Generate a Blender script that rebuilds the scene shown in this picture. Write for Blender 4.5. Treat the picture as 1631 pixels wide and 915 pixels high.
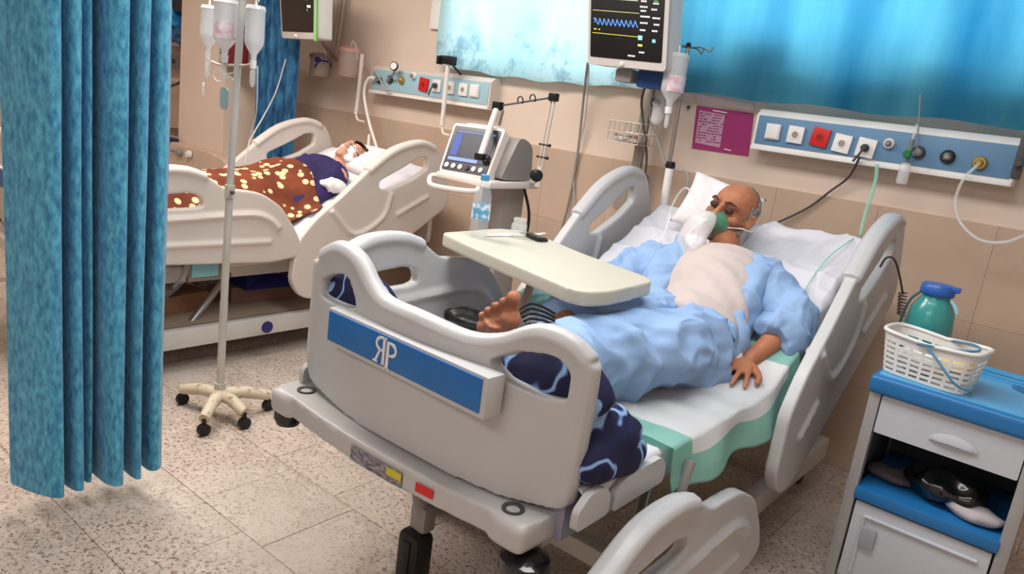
import bpy, bmesh, math, random
import numpy as np
from mathutils import Vector, Matrix, noise, Quaternion
random.seed(7)
sc = bpy.context.scene
COL = sc.collection
for o in list(bpy.data.objects): bpy.data.objects.remove(o)

# ---------------------------------------------------------------- camera
FPX, PITCH, ROLL, YAW, CAMH = 1209.89, 0.2367765, 0.1352963, 0.65906, 1.42
def cam_axes():
    f0 = Vector((-math.sin(YAW), math.cos(YAW), 0)); r0 = Vector((math.cos(YAW), math.sin(YAW), 0)); u0 = Vector((0, 0, 1))
    fw = math.cos(PITCH)*f0 - math.sin(PITCH)*u0
    up = math.sin(PITCH)*f0 + math.cos(PITCH)*u0
    return math.cos(ROLL)*r0 + math.sin(ROLL)*up, -math.sin(ROLL)*r0 + math.cos(ROLL)*up, fw
CR, CU, CF = cam_axes()
cd = bpy.data.cameras.new('camera'); cam = bpy.data.objects.new('camera', cd); COL.objects.link(cam)
cd.sensor_width = 36; cd.lens = FPX/1631*36; cd.clip_start = .05
cam.matrix_world = Matrix(((CR.x, CU.x, -CF.x, 0), (CR.y, CU.y, -CF.y, 0), (CR.z, CU.z, -CF.z, CAMH), (0, 0, 0, 1)))
sc.camera = cam
def at(px, py, x=None, y=None, z=None):
    """point of the room seen at a pixel, on a plane x=, y= or z="""
    d = CR*((px-815.5)/FPX) - CU*((py-457.5)/FPX) + CF
    t = x/d.x if x is not None else (y/d.y if y is not None else (z-CAMH)/d.z)
    return Vector((d.x*t, d.y*t, CAMH + d.z*t))

# ---------------------------------------------------------------- light
w = bpy.data.worlds.new('world'); sc.world = w; w.use_nodes = True
bg = w.node_tree.nodes['Background']; bg.inputs[0].default_value = (.80, .93, 1, 1); bg.inputs[1].default_value = 5.0
def area(name, loc, sx, sy, power, color, rot=(0, 0, 0)):
    l = bpy.data.lights.new(name, 'AREA'); l.shape = 'RECTANGLE'; l.size = sx; l.size_y = sy; l.energy = power; l.color = color
    o = bpy.data.objects.new(name, l); o.location = loc; o.rotation_euler = rot; COL.objects.link(o); return o
area('ceiling_tube_light', (-3.3, 1.5, 2.74), 1.8, .8, 84, (1, .91, .84))
area('ceiling_tube_light', (-.9, 1.5, 2.74), 1.8, .8, 46, (.98, .99, 1))
area('ceiling_tube_light', (-.9, -1.4, 2.74), 2.0, .9, 40, (.96, .98, 1))
area('ceiling_tube_light', (-6.3, 1.2, 2.74), 1.2, .6, 20, (1, .86, .76))
vs = sc.view_settings; vs.view_transform = 'Standard'; vs.look = 'None'; vs.exposure = 0.0; vs.gamma = 1; vs.use_curve_mapping = False

# ---------------------------------------------------------------- materials
def lin(c):
    return tuple((v/255/12.92 if v/255 <= .04045 else ((v/255+.055)/1.055)**2.4) for v in c) + (1,)
MATS = {}
def mat(name, rgb, rough=.5, metal=0, var=.05, scale=6, bump=0, bscale=60, trans=0, alpha=1, emit=0, rgb2=None, stretch=(1, 1, 1), lo=.35, hi=.65, detail=4, ior=1.45, sss=0, sheen=0, coat=0, coord='Object'):
    if name in MATS: return MATS[name]
    m = bpy.data.materials.new(name); m.use_nodes = True; nt = m.node_tree; N = nt.nodes; L = nt.links
    b = N['Principled BSDF']; c = lin(rgb)
    tc = N.new('ShaderNodeTexCoord'); mp = N.new('ShaderNodeMapping'); L.new(tc.outputs[coord], mp.inputs[0]); mp.inputs['Scale'].default_value = stretch
    no = N.new('ShaderNodeTexNoise'); no.inputs['Scale'].default_value = scale; no.inputs['Detail'].default_value = detail; L.new(mp.outputs[0], no.inputs['Vector'])
    ra = N.new('ShaderNodeValToRGB'); L.new(no.outputs[0], ra.inputs[0])
    ra.color_ramp.elements[0].position = lo; ra.color_ramp.elements[1].position = hi
    if rgb2: ra.color_ramp.elements[0].color = lin(rgb2); ra.color_ramp.elements[1].color = c
    else:
        ra.color_ramp.elements[0].color = tuple(v*(1-var) for v in c[:3])+(1,); ra.color_ramp.elements[1].color = tuple(min(1, v*(1+var)) for v in c[:3])+(1,)
    L.new(ra.outputs[0], b.inputs['Base Color'])
    b.inputs['Roughness'].default_value = rough; b.inputs['Metallic'].default_value = metal; b.inputs['IOR'].default_value = ior
    b.inputs['Transmission Weight'].default_value = trans; b.inputs['Alpha'].default_value = alpha
    b.inputs['Subsurface Weight'].default_value = sss; b.inputs['Sheen Weight'].default_value = sheen; b.inputs['Coat Weight'].default_value = coat
    if sss: b.inputs['Subsurface Scale'].default_value = .02
    if emit:
        L.new(ra.outputs[0], b.inputs['Emission Color']); b.inputs['Emission Strength'].default_value = emit
    if bump:
        n2 = N.new('ShaderNodeTexNoise'); n2.inputs['Scale'].default_value = bscale; n2.inputs['Detail'].default_value = 3; L.new(tc.outputs['Object'], n2.inputs['Vector'])
        bu = N.new('ShaderNodeBump'); bu.inputs['Strength'].default_value = bump; bu.inputs['Distance'].default_value = .01; L.new(n2.outputs[0], bu.inputs['Height']); L.new(bu.outputs[0], b.inputs['Normal'])
    MATS[name] = m; return m
def cloth_trans(name, rgb, rgb2, tw, scale=3, lo=.3, hi=.7, stretch=(1, 1, 1), stain=None):
    """window curtain cloth: diffuse mixed with translucent, optional dark mildew stains"""
    m = bpy.data.materials.new(name); m.use_nodes = True; nt = m.node_tree; N = nt.nodes; L = nt.links; N.remove(N['Principled BSDF'])
    tc = N.new('ShaderNodeTexCoord'); mp = N.new('ShaderNodeMapping'); mp.inputs['Scale'].default_value = stretch; L.new(tc.outputs['Object'], mp.inputs[0])
    no = N.new('ShaderNodeTexNoise'); no.inputs['Scale'].default_value = scale; no.inputs['Detail'].default_value = 6; L.new(mp.outputs[0], no.inputs['Vector'])
    ra = N.new('ShaderNodeValToRGB'); ra.color_ramp.elements[0].position = lo; ra.color_ramp.elements[1].position = hi
    ra.color_ramp.elements[0].color = lin(rgb2); ra.color_ramp.elements[1].color = lin(rgb); L.new(no.outputs[0], ra.inputs[0]); out = ra.outputs[0]
    if stain:
        n2 = N.new('ShaderNodeTexNoise'); n2.inputs['Scale'].default_value = 5; n2.inputs['Detail'].default_value = 8; n2.inputs['Roughness'].default_value = .75; L.new(tc.outputs['Object'], n2.inputs['Vector'])
        sp = N.new('ShaderNodeSeparateXYZ'); L.new(tc.outputs['Object'], sp.inputs[0])
        mr = N.new('ShaderNodeMapRange'); mr.inputs['From Min'].default_value = 1.95; mr.inputs['From Max'].default_value = 1.66; L.new(sp.outputs['Z'], mr.inputs['Value'])
        mu = N.new('ShaderNodeMath'); mu.operation = 'MULTIPLY'; L.new(mr.outputs[0], mu.inputs[0])
        r2 = N.new('ShaderNodeValToRGB'); r2.color_ramp.elements[0].position = .48; r2.color_ramp.elements[1].position = .66; L.new(n2.outputs[0], r2.inputs[0]); L.new(r2.outputs[0], mu.inputs[1])
        mx = N.new('ShaderNodeMix'); mx.data_type = 'RGBA'; L.new(mu.outputs[0], mx.inputs['Factor']); L.new(out, mx.inputs['A']); mx.inputs['B'].default_value = lin(stain); out = mx.outputs['Result']
    d = N.new('ShaderNodeBsdfDiffuse'); t = N.new('ShaderNodeBsdfTranslucent'); ms = N.new('ShaderNodeMixShader'); ms.inputs[0].default_value = tw
    L.new(out, d.inputs[0]); L.new(out, t.inputs[0]); L.new(d.outputs[0], ms.inputs[1]); L.new(t.outputs[0], ms.inputs[2]); L.new(ms.outputs[0], N['Material Output'].inputs[0])
    return m
def film(name, rgb, alpha, rough=.15):
    """clear or milky thin plastic"""
    m = mat(name, rgb, rough, alpha=alpha, var=.03, coat=.3); return m
PL = mat('bed_plastic', (188, 188, 188), .38, var=.02, scale=3)
PL2 = mat('bed_plastic_warm', (214, 203, 194), .4, var=.02, scale=3)
METW = mat('painted_steel_white', (203, 199, 192), .4, var=.03)
STEEL = mat('steel', (170, 168, 165), .3, metal=.9)
BLACK = mat('black_plastic', (22, 22, 24), .35)
RUB = mat('black_rubber', (18, 18, 20), .45)
GREY = mat('grey_plastic', (142, 140, 136), .45)
DGREY = mat('dark_grey_plastic', (70, 70, 72), .5)
WHITE = mat('white_plastic', (232, 230, 226), .4)
BLUEP = mat('blue_plastic', (30, 106, 176), .4)
REDP = mat('red_plastic', (205, 34, 34), .4)
CLEAR = film('clear_plastic', (235, 240, 240), .16, .05)
CLEAR2 = film('cloudy_plastic', (232, 236, 236), .42, .12)
GREENT = film('green_tube_plastic', (150, 225, 190), .6)

# ---------------------------------------------------------------- object helpers
def setp(o, label=None, cat=None, group=None, kind=None):
    if label: o['label'] = label
    if cat: o['category'] = cat
    if group: o['group'] = group
    if kind: o['kind'] = kind
    return o
def thing(name, loc, label, cat, group=None, kind=None):
    o = bpy.data.objects.new(name, None); o.location = loc; o.empty_display_size = .1; COL.objects.link(o)
    return setp(o, label, cat, group, kind)
WM = {}
def wmat(o):  # world matrix without depsgraph
    m = Matrix.LocRotScale(o.location, o.rotation_euler, o.scale)
    return (wmat(o.parent) @ o.matrix_parent_inverse @ m) if o.parent else m
def obj(name, data, m, parent=None, label=None, smooth=True, angle=None, kind=None):
    """link a mesh built in room coordinates, optionally as a part of parent"""
    if isinstance(data, bmesh.types.BMesh):
        me = bpy.data.meshes.new(name); bmesh.ops.recalc_face_normals(data, faces=data.faces); data.to_mesh(me); data.free()
    else: me = data
    ms = m if isinstance(m, (list, tuple)) else [m]
    if len(me.materials): me.materials.clear()
    for q in ms: me.materials.append(q)
    if smooth:
        me.polygons.foreach_set('use_smooth', [True]*len(me.polygons))
        if angle is None: angle = 40
        try: me.set_sharp_from_angle(angle=math.radians(angle))
        except Exception: pass
    o = bpy.data.objects.new(name, me); COL.objects.link(o)
    if parent: o.parent = parent; o.matrix_parent_inverse = wmat(parent).inverted()
    if label: o['label'] = label
    if kind: o['kind'] = kind
    return o
def copy_tree(o, parent=None):
    c = o.copy(); COL.objects.link(c)
    if parent: c.parent = parent
    for ch in list(o.children): copy_tree(ch, c)
    return c
def BM(): return bmesh.new()
def box(bm, c, s, bev=0, rot=None, seg=2):
    """box with centre c and full size s"""
    r = bmesh.ops.create_cube(bm, size=1); vs_ = r['verts']
    bmesh.ops.scale(bm, vec=Vector(s), verts=vs_)
    if bev:
        es = list({e for v in vs_ for e in v.link_edges})
        rb = bmesh.ops.bevel(bm, geom=es, offset=bev, segments=seg, affect='EDGES', profile=.6); vs_ = list(set(rb['verts']) | {v for v in vs_ if v.is_valid})
        fs = {f for v in vs_ for f in v.link_faces}; vs_ = list({v for f in fs for v in f.verts})
    M = Matrix.Translation(Vector(c)) @ (rot.to_4x4() if rot is not None else Matrix.Identity(4))
    bmesh.ops.transform(bm, matrix=M, verts=vs_); return vs_
def span(bm, a, b, bev=0):
    a = Vector(a); b = Vector(b); return box(bm, (a+b)/2, [abs(v) for v in (b-a)], bev)
def frame_from(d, up=None):
    d = d.normalized(); u = Vector(up) if up is not None else (Vector((0, 0, 1)) if abs(d.z) < .95 else Vector((1, 0, 0)))
    s = d.cross(u).normalized(); u = s.cross(d).normalized(); return s, u
def tube(bm, pts, r, n=8, cap=True, flat=1, up=None):
    """loft a round (or flattened) tube through pts; r number or list"""
    pts = [Vector(q) for q in pts]; K = len(pts); rr = r if isinstance(r, (list, tuple)) else [r]*K
    tang = [(pts[min(i+1, K-1)]-pts[max(i-1, 0)]).normalized() for i in range(K)]
    s, u = frame_from(tang[0], up); rings = []
    for i in range(K):
        if i:
            q = tang[i-1].rotation_difference(tang[i]); s = q @ s; u = q @ u
        x = rr[i]; rx, ry = (x if isinstance(x, tuple) else (x, x*flat))
        rings.append([bm.verts.new(pts[i]+s*(rx*math.cos(2*math.pi*k/n))+u*(ry*math.sin(2*math.pi*k/n))) for k in range(n)])
    for a, b in zip(rings, rings[1:]):
        for k in range(n): bm.faces.new((a[k], a[(k+1) % n], b[(k+1) % n], b[k]))
    if cap: bm.faces.new(rings[0][::-1]); bm.faces.new(rings[-1])
    return rings
def cat_rom(pts, sub=6, closed=False):
    pts = [Vector(q) for q in pts]; n = len(pts); out = []
    rng = range(n) if closed else range(n-1)
    for i in rng:
        p0 = pts[(i-1) % n] if closed or i else pts[0]*2-pts[1]; p1 = pts[i]; p2 = pts[(i+1) % n]
        p3 = pts[(i+2) % n] if closed or i+2 < n else pts[-1]*2-pts[-2]
        for k in range(sub):
            t = k/sub; out.append(.5*((2*p1)+(-p0+p2)*t+(2*p0-5*p1+4*p2-p3)*t*t+(-p0+3*p1-3*p2+p3)*t**3))
    if not closed: out.append(pts[-1])
    return out
def stube(bm, pts, r, n=8, sub=6): return tube(bm, cat_rom(pts, sub), r, n)
def cyl(bm, a, b, r0, r1=None, n=20): return tube(bm, [a, b], [r0, r0 if r1 is None else r1], n)
def lathe(bm, c, prof, n=24, axis=(0, 0, 1), cap=True):
    """revolve (radius, height) profile round axis from c"""
    ax = Vector(axis).normalized(); s, u = frame_from(ax); rings = []
    for r, h in prof: rings.append([bm.verts.new(Vector(c)+ax*h+s*(r*math.cos(2*math.pi*k/n))+u*(r*math.sin(2*math.pi*k/n))) for k in range(n)])
    for a, b in zip(rings, rings[1:]):
        for k in range(n): bm.faces.new((a[k], a[(k+1) % n], b[(k+1) % n], b[k]))
    if cap: bm.faces.new(rings[0][::-1]); bm.faces.new(rings[-1])
def ball(bm, c, r, seg=16, s=(1, 1, 1), rot=None):
    q = bmesh.ops.create_uvsphere(bm, u_segments=seg, v_segments=max(6, seg//2), radius=r)['verts']
    M = Matrix.Translation(Vector(c)) @ (rot.to_4x4() if rot is not None else Matrix.Identity(4)) @ Matrix.Diagonal((*s, 1))
    bmesh.ops.transform(bm, matrix=M, verts=q)
def extrude_poly(bm, loop, d, holes=()):
    """prism: planar loop of Vectors, extruded along d (optionally triangulated around holes)"""
    d = Vector(d); start = []
    if not holes:
        f = bm.faces.new([bm.verts.new(q) for q in loop]); start = [f]
    else:
        es = []
        for lp in [loop]+list(holes):
            v = [bm.verts.new(q) for q in lp]
            es += [bm.edges.new((v[i], v[(i+1) % len(v)])) for i in range(len(v))]
        start = [g for g in bmesh.ops.triangle_fill(bm, edges=es, use_beauty=True)['geom'] if isinstance(g, bmesh.types.BMFace)]
    r = bmesh.ops.extrude_face_region(bm, geom=start)
    bmesh.ops.translate(bm, vec=d, verts=[g for g in r['geom'] if isinstance(g, bmesh.types.BMVert)])
    # extrude_face_region removes nothing: add the starting faces back if they went
def rounded(pts, r=.02, k=4):
    """round the corners of a closed 2D/3D loop"""
    pts = [Vector(q) for q in pts]; n = len(pts); out = []
    for i in range(n):
        a, b, c = pts[i-1], pts[i], pts[(i+1) % n]
        ra = min(r, (a-b).length*.45); rc = min(r, (c-b).length*.45)
        p = b+(a-b).normalized()*ra; q = b+(c-b).normalized()*rc
        for j in range(k+1):
            t = j/k; out.append(p*(1-t)**2+b*2*t*(1-t)+q*t*t)
    return out
def remesh(bm, vox, sm=3, name='m', fac=.5):
    """voxel-union everything in bm into one smooth skin"""
    me = bpy.data.meshes.new(name); bmesh.ops.recalc_face_normals(bm, faces=bm.faces); bm.to_mesh(me); bm.free()
    o = bpy.data.objects.new('tmp', me); COL.objects.link(o)
    r = o.modifiers.new('r', 'REMESH'); r.mode = 'VOXEL'; r.voxel_size = vox; r.use_smooth_shade = True
    if sm: s = o.modifiers.new('s', 'SMOOTH'); s.factor = fac; s.iterations = sm
    dg = bpy.context.evaluated_depsgraph_get(); out = bpy.data.meshes.new_from_object(o.evaluated_get(dg)); out.name = name
    bpy.data.objects.remove(o); bpy.data.meshes.remove(me); return out
def mverts(me):
    a = np.empty(len(me.vertices)*3); me.vertices.foreach_get('co', a); return a.reshape(-1, 3)
def setverts(me, a): me.vertices.foreach_set('co', a.ravel()); me.update()
def mnormals(me):
    a = np.empty(len(me.vertices)*3); me.vertices.foreach_get('normal', a); return a.reshape(-1, 3)
def displace(me, fn):
    """move every vertex along its normal by fn(co)"""
    v = mverts(me); n = mnormals(me); d = np.array([fn(Vector(c)) for c in v]); setverts(me, v+n*d[:, None]); return me
def crease(p, w=3.0): return max(0, 1-abs(noise.noise(p))*w)**1.5
def ridged(p): return 1-2*abs(noise.noise(p))
def folds(amp, sx, sy, sz, seed=0):
    off = Vector((seed*3.1, seed*1.7, seed*.9))
    return lambda c: amp*(ridged(Vector((c.x*sx, c.y*sy, c.z*sz))+off)-.45+.4*noise.noise(Vector((c.x*sx*2.3, c.y*sy*2.3, c.z*sz*2.3))+off))
def grid(fn, nu, nv, closed_u=False):
    """surface from fn(u,v), u,v in 0..1"""
    bm = BM(); V = [[bm.verts.new(fn(i/nu, j/nv)) for j in range(nv+1)] for i in range(nu+(0 if closed_u else 1))]
    for i in range(nu):
        for j in range(nv):
            a = V[i]; b = V[(i+1) % len(V)]; bm.faces.new((a[j], b[j], b[j+1], a[j+1]))
    return bm
def solidify(bm, t):
    bmesh.ops.recalc_face_normals(bm, faces=bm.faces); bmesh.ops.solidify(bm, geom=bm.faces[:], thickness=t); return bm

# ---------------------------------------------------------------- the room
XL, XR, YF, YB, ZC = -8.0, 1.2, -2.6, 3.55, 2.8
WALLP = mat('wall_paint', (220, 200, 184), .6, var=.05, scale=1.2, bump=.08, bscale=25)
def struct(name, bm, m, parent=None, smooth=False):
    o = obj(name, bm, m, parent, smooth=smooth)
    if parent is None: o['kind'] = 'structure'
    return o
GROUT = mat('floor_grout', (150, 128, 114), .8)
b = BM(); span(b, (XL, YF, -.1), (XR, YB+.2, -.004)); floor = struct('floor', b, GROUT)
def floor_mat():
    m = mat('speckled_tile', (192, 178, 166), .28, var=.08, scale=2.2, bump=.02)
    nt = m.node_tree; N = nt.nodes; L = nt.links; b = N['Principled BSDF']; src = b.inputs['Base Color'].links[0].from_socket
    tc = [n for n in N if n.type == 'TEX_COORD'][0]
    def layer(src, scale, lo, hi, col, detail=5, rgh=.6):
        n = N.new('ShaderNodeTexNoise'); n.inputs['Scale'].default_value = scale; n.inputs['Detail'].default_value = detail; n.inputs['Roughness'].default_value = rgh; L.new(geo.outputs['Position'], n.inputs['Vector'])
        r = N.new('ShaderNodeValToRGB'); r.color_ramp.elements[0].position = lo; r.color_ramp.elements[1].position = hi; L.new(n.outputs[0], r.inputs[0])
        x = N.new('ShaderNodeMix'); x.data_type = 'RGBA'; L.new(r.outputs[0], x.inputs['Factor']); L.new(src, x.inputs['A']); x.inputs['B'].default_value = lin(col); return x.outputs['Result']
    geo = N.new('ShaderNodeNewGeometry')
    o = layer(src, 16, .5, .62, (206, 192, 178)); o = layer(o, 60, .53, .62, (146, 118, 102)); o = layer(o, 110, .58, .64, (84, 68, 60)); o = layer(o, 1.3, .5, .75, (206, 196, 184))
    L.new(o, b.inputs['Base Color']); return m
FT = floor_mat(); T = .356; tm = None
def tile_mesh(sx, sy, sz, bev, name, m):
    b = BM(); box(b, (0, 0, 0), (sx, sy, sz), bev, seg=1); me = bpy.data.meshes.new(name); b.to_mesh(me); b.free(); me.materials.append(m); return me
tm = tile_mesh(T-.002, T-.002, .02, .001, 'floor_tile', FT)
xs = [-1.89+T*(i+.5) for i in range(-9, 6)]; ys = [.873+T*(j+.5) for j in range(-2, 8)]
for j, y in enumerate(ys):
    for i, x in enumerate(xs):
        if y > YB or x > XR-.1: continue
        o = bpy.data.objects.new('floor_tile', tm); o.parent = floor; o.location = (x+(.11 if j % 2 else 0), y, -.010+random.uniform(-.0004, .0004)); COL.objects.link(o)
b = BM(); x0 = xs[0]-T/2; span(b, (XL, YF, -.02), (x0, YB, -.0005)); span(b, (x0, YF, -.02), (XR, ys[0]-T/2, -.0005))
struct('floor_far_tiling', b, FT, floor)['kind'] = 'stuff'
# back wall with two window openings
W1 = (-3.46, -2.02, 1.60); W2 = (-1.92, .55, 1.74); ZT = 2.45
b = BM(); th = .22
for a, c in [((XL, 0), (W1[0], ZC)), ((W1[0], 0), (W1[1], W1[2])), ((W1[1], 0), (W2[0], ZC)), ((W2[0], 0), (W2[1], W2[2])), ((W2[1], 0), (XR, ZC)), ((W1[0], ZT), (W1[1], ZC)), ((W2[0], ZT), (W2[1], ZC))]:
    span(b, (a[0], YB, a[1]), (c[0], YB+th, c[1]))
wall = struct('wall_back', b, WALLP)
DADO = mat('tan_wall_tile', (192, 168, 148), .35, var=.06, scale=2.5)
dm = tile_mesh(.4493, .018, .3993, .0008, 'wall_tile', DADO)
for r_ in range(3):
    for i in range(int((XR-XL)/.45)+1):
        o = bpy.data.objects.new('wall_tile', dm); o.parent = wall; o.location = (XL+.2+.45*i, YB-.003, .2+.4*r_); COL.objects.link(o)
b = BM(); span(b, (XL, YF, 0), (XL-.1, YB+.2, ZC)); struct('wall_left', b, WALLP)
b = BM(); span(b, (XR, YF, 0), (XR+.1, YB+.2, ZC)); struct('wall_right', b, WALLP)
b = BM(); span(b, (XL, YF-.1, 0), (XR, YF, ZC)); struct('wall_front', b, WALLP)
b = BM(); span(b, (XL, YF-.1, ZC), (XR, YB+.2, ZC+.1)); struct('ceiling', b, mat('ceiling_paint', (222, 218, 212), .8))
WF = mat('window_frame_paint', (210, 205, 196), .5)
for k, (wx0, wx1, wz) in enumerate((W1, W2), 1):
    b = BM(); y = YB+.1
    for s in ((wx0, wz, wx1, wz+.05), (wx0, ZT-.05, wx1, ZT), (wx0, wz, wx0+.05, ZT), (wx1-.05, wz, wx1, ZT), ((wx0+wx1)/2-.025, wz, (wx0+wx1)/2+.025, ZT)): span(b, (s[0], y-.02, s[1]), (s[2], y+.03, s[3]))
    wo = struct('window_%d' % k, b, WF)
    b = BM(); span(b, (wx0, y, wz), (wx1, y+.004, ZT)); obj('window_pane', b, film('window_glass', (240, 250, 255), .08), wo)
    b = BM(); span(b, (wx0-.02, YB-.03, wz-.03), (wx1+.02, YB+.12, wz), .004); obj('window_sill', b, WF, wo)
# pillar at the far left
b = BM(); span(b, (-5.95, 3.1, 0), (-5.3, YB, ZC), .005); struct('wall_pillar', b, WALLP)
b = BM(); span(b, (at(682, 20, y=3.5).x, 3.52, 1.80), (at(697, 20, y=3.5).x, YB, 2.3), .003); wtr = obj('trim_1', b, WHITE, kind='structure')
# ---------------------------------------------------------------- curtains
def velvet():
    m = mat('blue_velvet', (96, 184, 210), .9, rgb2=(26, 106, 154), scale=75, stretch=(1, 1, .4), lo=.28, hi=.74, sheen=.3, bump=.25, bscale=150, detail=6)
    return m
VEL = velvet()
def hanging(name, path, z0, z1, m, label, group=None, flare=0, cat='curtain', thick=.004, n=260, nv=30, hem=None, hemw=0):
    """pleated cloth following a plan path"""
    P = cat_rom([(x, y, 0) for x, y in path], 14); K = len(P)-1; c0 = sum((Vector(q) for q in P), Vector())/len(P)
    def fn(u, v):
        t = u*K; i = min(int(t), K-1); q = P[i].lerp(P[i+1], t-i); z = z0+(z1-z0)*v
        q = c0+(q-c0)*(1+flare*(1-v)) + Vector((noise.noise(Vector((u*9, v*2.2, 1)))*.012, noise.noise(Vector((u*9, v*2.2, 7)))*.012, 0))
        q.z = z + (hem(u) if hem and v == 0 else 0); return q
    bm = grid(fn, n, nv); solidify(bm, thick)
    o = obj(name, bm, m, angle=80); return setp(o, label, cat, group)
near = [(-2.425, .765), (-2.37, .785), (-2.31, .808), (-2.262, .835), (-2.275, .852), (-2.40, .858), (-2.43, .868), (-2.40, .878), (-2.29, .884), (-2.262, .897), (-2.29, .908), (-2.39, .912), (-2.42, .922), (-2.38, .930), (-2.315, .934), (-2.305, .945), (-2.38, .952), (-2.41, .962), (-2.37, .972), (-2.27, .978), (-2.235, .998), (-2.255, 1.018), (-2.37, 1.022), (-2.41, 1.036), (-2.37, 1.05), (-2.26, 1.054), (-2.235, 1.066), (-2.265, 1.08), (-2.36, 1.086), (-2.385, 1.10), (-2.34, 1.114), (-2.275, 1.118), (-2.262, 1.138), (-2.285, 1.16)]
cur = hanging('privacy_curtain', near, .085, 2.55, VEL, 'blue velvet privacy curtain hanging in deep folds at the left, nearly to the floor', flare=0)
far = [(-4.98, 3.15), (-4.94, 3.22), (-4.90, 3.14), (-4.86, 3.23), (-4.82, 3.15), (-4.77, 3.25), (-4.73, 3.16), (-4.68, 3.25), (-4.63, 3.17), (-4.6, 3.24)]
hanging('bed_curtain', far, .45, 2.5, mat('blue_velvet_far', (56, 120, 160), .8, rgb2=(16, 66, 110), scale=30, stretch=(1, 1, .3)), 'gathered blue curtain in front of the pillar beside the far hanging drip bottle', n=120, flare=-.05)
# window curtains
LC = cloth_trans('pale_curtain_cloth', (200, 228, 232), (170, 210, 218), .54, 2.5, stretch=(1, 1, .25), stain=(90, 140, 160))
RC = cloth_trans('blue_curtain_cloth', (96, 172, 196), (40, 116, 156), .68, 2.2, stretch=(1.6, 1, .3))
def wcurt(x0, x1, y, z0, m, label, amp, pl, seed, sag=0):
    def fn(u, v):
        x = x0+(x1-x0)*u; zz = z0+(2.55-z0)*v+sag*math.sin(u*math.pi)*(1-v)
        yy = y+amp*(.6+.4*v)*math.sin(u*pl+1.1*noise.noise(Vector((u*5, v*.8, seed))))+.012*noise.noise(Vector((u*14, v*3, seed+4)))
        return Vector((x, yy, zz+(.006*math.sin(u*31+seed) if v == 0 else 0)))
    bm = grid(fn, 200, 30); o = obj('window_curtain', bm, m, angle=80); return setp(o, label, 'curtain')
wcurt(-3.53, -1.93, 3.47, 1.585, LC, 'pale, almost white sunlit window curtain with dark mildew stains', .012, 40, 1, -.03)
wcurt(-1.90, .62, 3.455, 1.575, RC, 'bright blue window curtain over the wall unit on the right', .018, 34, 5)
# two dark cases on the sill behind the blue curtain
for c, s, lab in (((-1.46, 3.56, 1.785), (.25, .06, .09), 'dark box on the window sill showing through the blue curtain, nearer the monitor'), ((-.70, 3.56, 1.765), (.22, .06, .05), 'low dark box on the window sill showing through the blue curtain, farther right')):
    b = BM(); box(b, c, s, .006); box(b, (c[0], c[1], c[2]+s[2]/2+.003), (s[0]*.9, s[1]*.9, .006), .002); setp(obj('box', b, DGREY), lab, 'box')

# ---------------------------------------------------------------- beds
YP, ZM, SL = 2.32, .62, math.tan(math.radians(26))   # back-rest hinge, mattress top, slope
def plate_yz(outline, holes, t, x=0, vox=.006, ridges=(), sm=4):
    b = BM(); lp = [Vector((x-t/2, y, z)) for y, z in outline]; hs = [[Vector((x-t/2, y, z)) for y, z in h] for h in holes]
    extrude_poly(b, rounded(lp, .04), (t, 0, 0), [rounded(h, .02) for h in hs])
    for path, r in ridges: tube(b, cat_rom([(x, y, z) for y, z in path], 4), [(r*1.5, r)]*((len(path)-1)*4+1), 8)
    return remesh(b, vox, sm)
HR = [(2.34, .32), (2.265, .40), (2.27, .61), (2.36, .73), (2.52, .87), (2.68, 1.03), (2.82, 1.14), (2.96, 1.20), (3.08, 1.215), (3.17, 1.17), (3.24, 1.05), (3.31, .90), (3.27, .83), (3.06, .68), (2.80, .53), (2.58, .38), (2.44, .31)]
HH = [(2.74, .955), (2.90, 1.045), (3.01, 1.115), (3.075, 1.12), (3.085, 1.055), (2.98, .985), (2.82, .915), (2.75, .915)]
rail_head = plate_yz(HR, [HH], .042, ridges=[([(2.66, 1.0), (2.82, 1.125), (3.0, 1.19), (3.12, 1.175)], .024), ([(2.40, .50), (2.52, .60)], .008+.016), ([(2.45, .78), (2.62, .66), (2.80, .76), (2.84, .90)], .024), ([(2.9, .78), (3.12, .90)], .0235)])
FR = [(1.38, .60), (1.355, .78), (1.40, .90), (1.52, .955), (1.66, .965), (1.76, .935), (1.85, .875), (1.94, .87), (2.04, .855), (2.15, .79), (2.24, .67), (2.29, .57), (2.26, .53), (2.1, .515), (1.45, .55)]
FH = [(1.49, .845), (1.68, .86), (1.74, .845), (1.755, .80), (1.72, .79), (1.52, .785), (1.48, .80)]
rail_foot = plate_yz(FR, [FH], .042, ridges=[([(1.38, .87), (1.52, .945), (1.66, .952), (1.76, .925)], .024), ([(1.42, .735), (1.70, .745), (1.98, .755), (2.08, .73), (2.14, .68)], .025), ([(1.42, .63), (2.1, .62)], .0235)])
def clear_mats(me): me.materials.clear()
XC0 = -1.22
def bowy(x, k=.36): return k*(x-XC0)**2
FO = [(-1.645, .60), (-1.665, .70), (-1.655, .86), (-1.625, .955), (-1.56, .995), (-1.49, .985), (-1.43, .925), (-1.375, .893), (-1.25, .888), (-1.09, .883), (-.985, .91), (-.89, .962), (-.81, .965), (-.745, .935), (-.735, .88), (-.745, .606), (-.80, .588), (-.922, .558), (-1.09, .543), (-1.243, .540), (-1.40, .541), (-1.50, .556), (-1.60, .582)]
FHL = [(-1.63, .885), (-1.57, .92), (-1.51, .93), (-1.475, .88), (-1.465, .85), (-1.55, .838), (-1.62, .848)]
FHR = [(-1.013, .853), (-.941, .902), (-.83, .925), (-.79, .905), (-.785, .84), (-.85, .826), (-.95, .826)]
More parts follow.
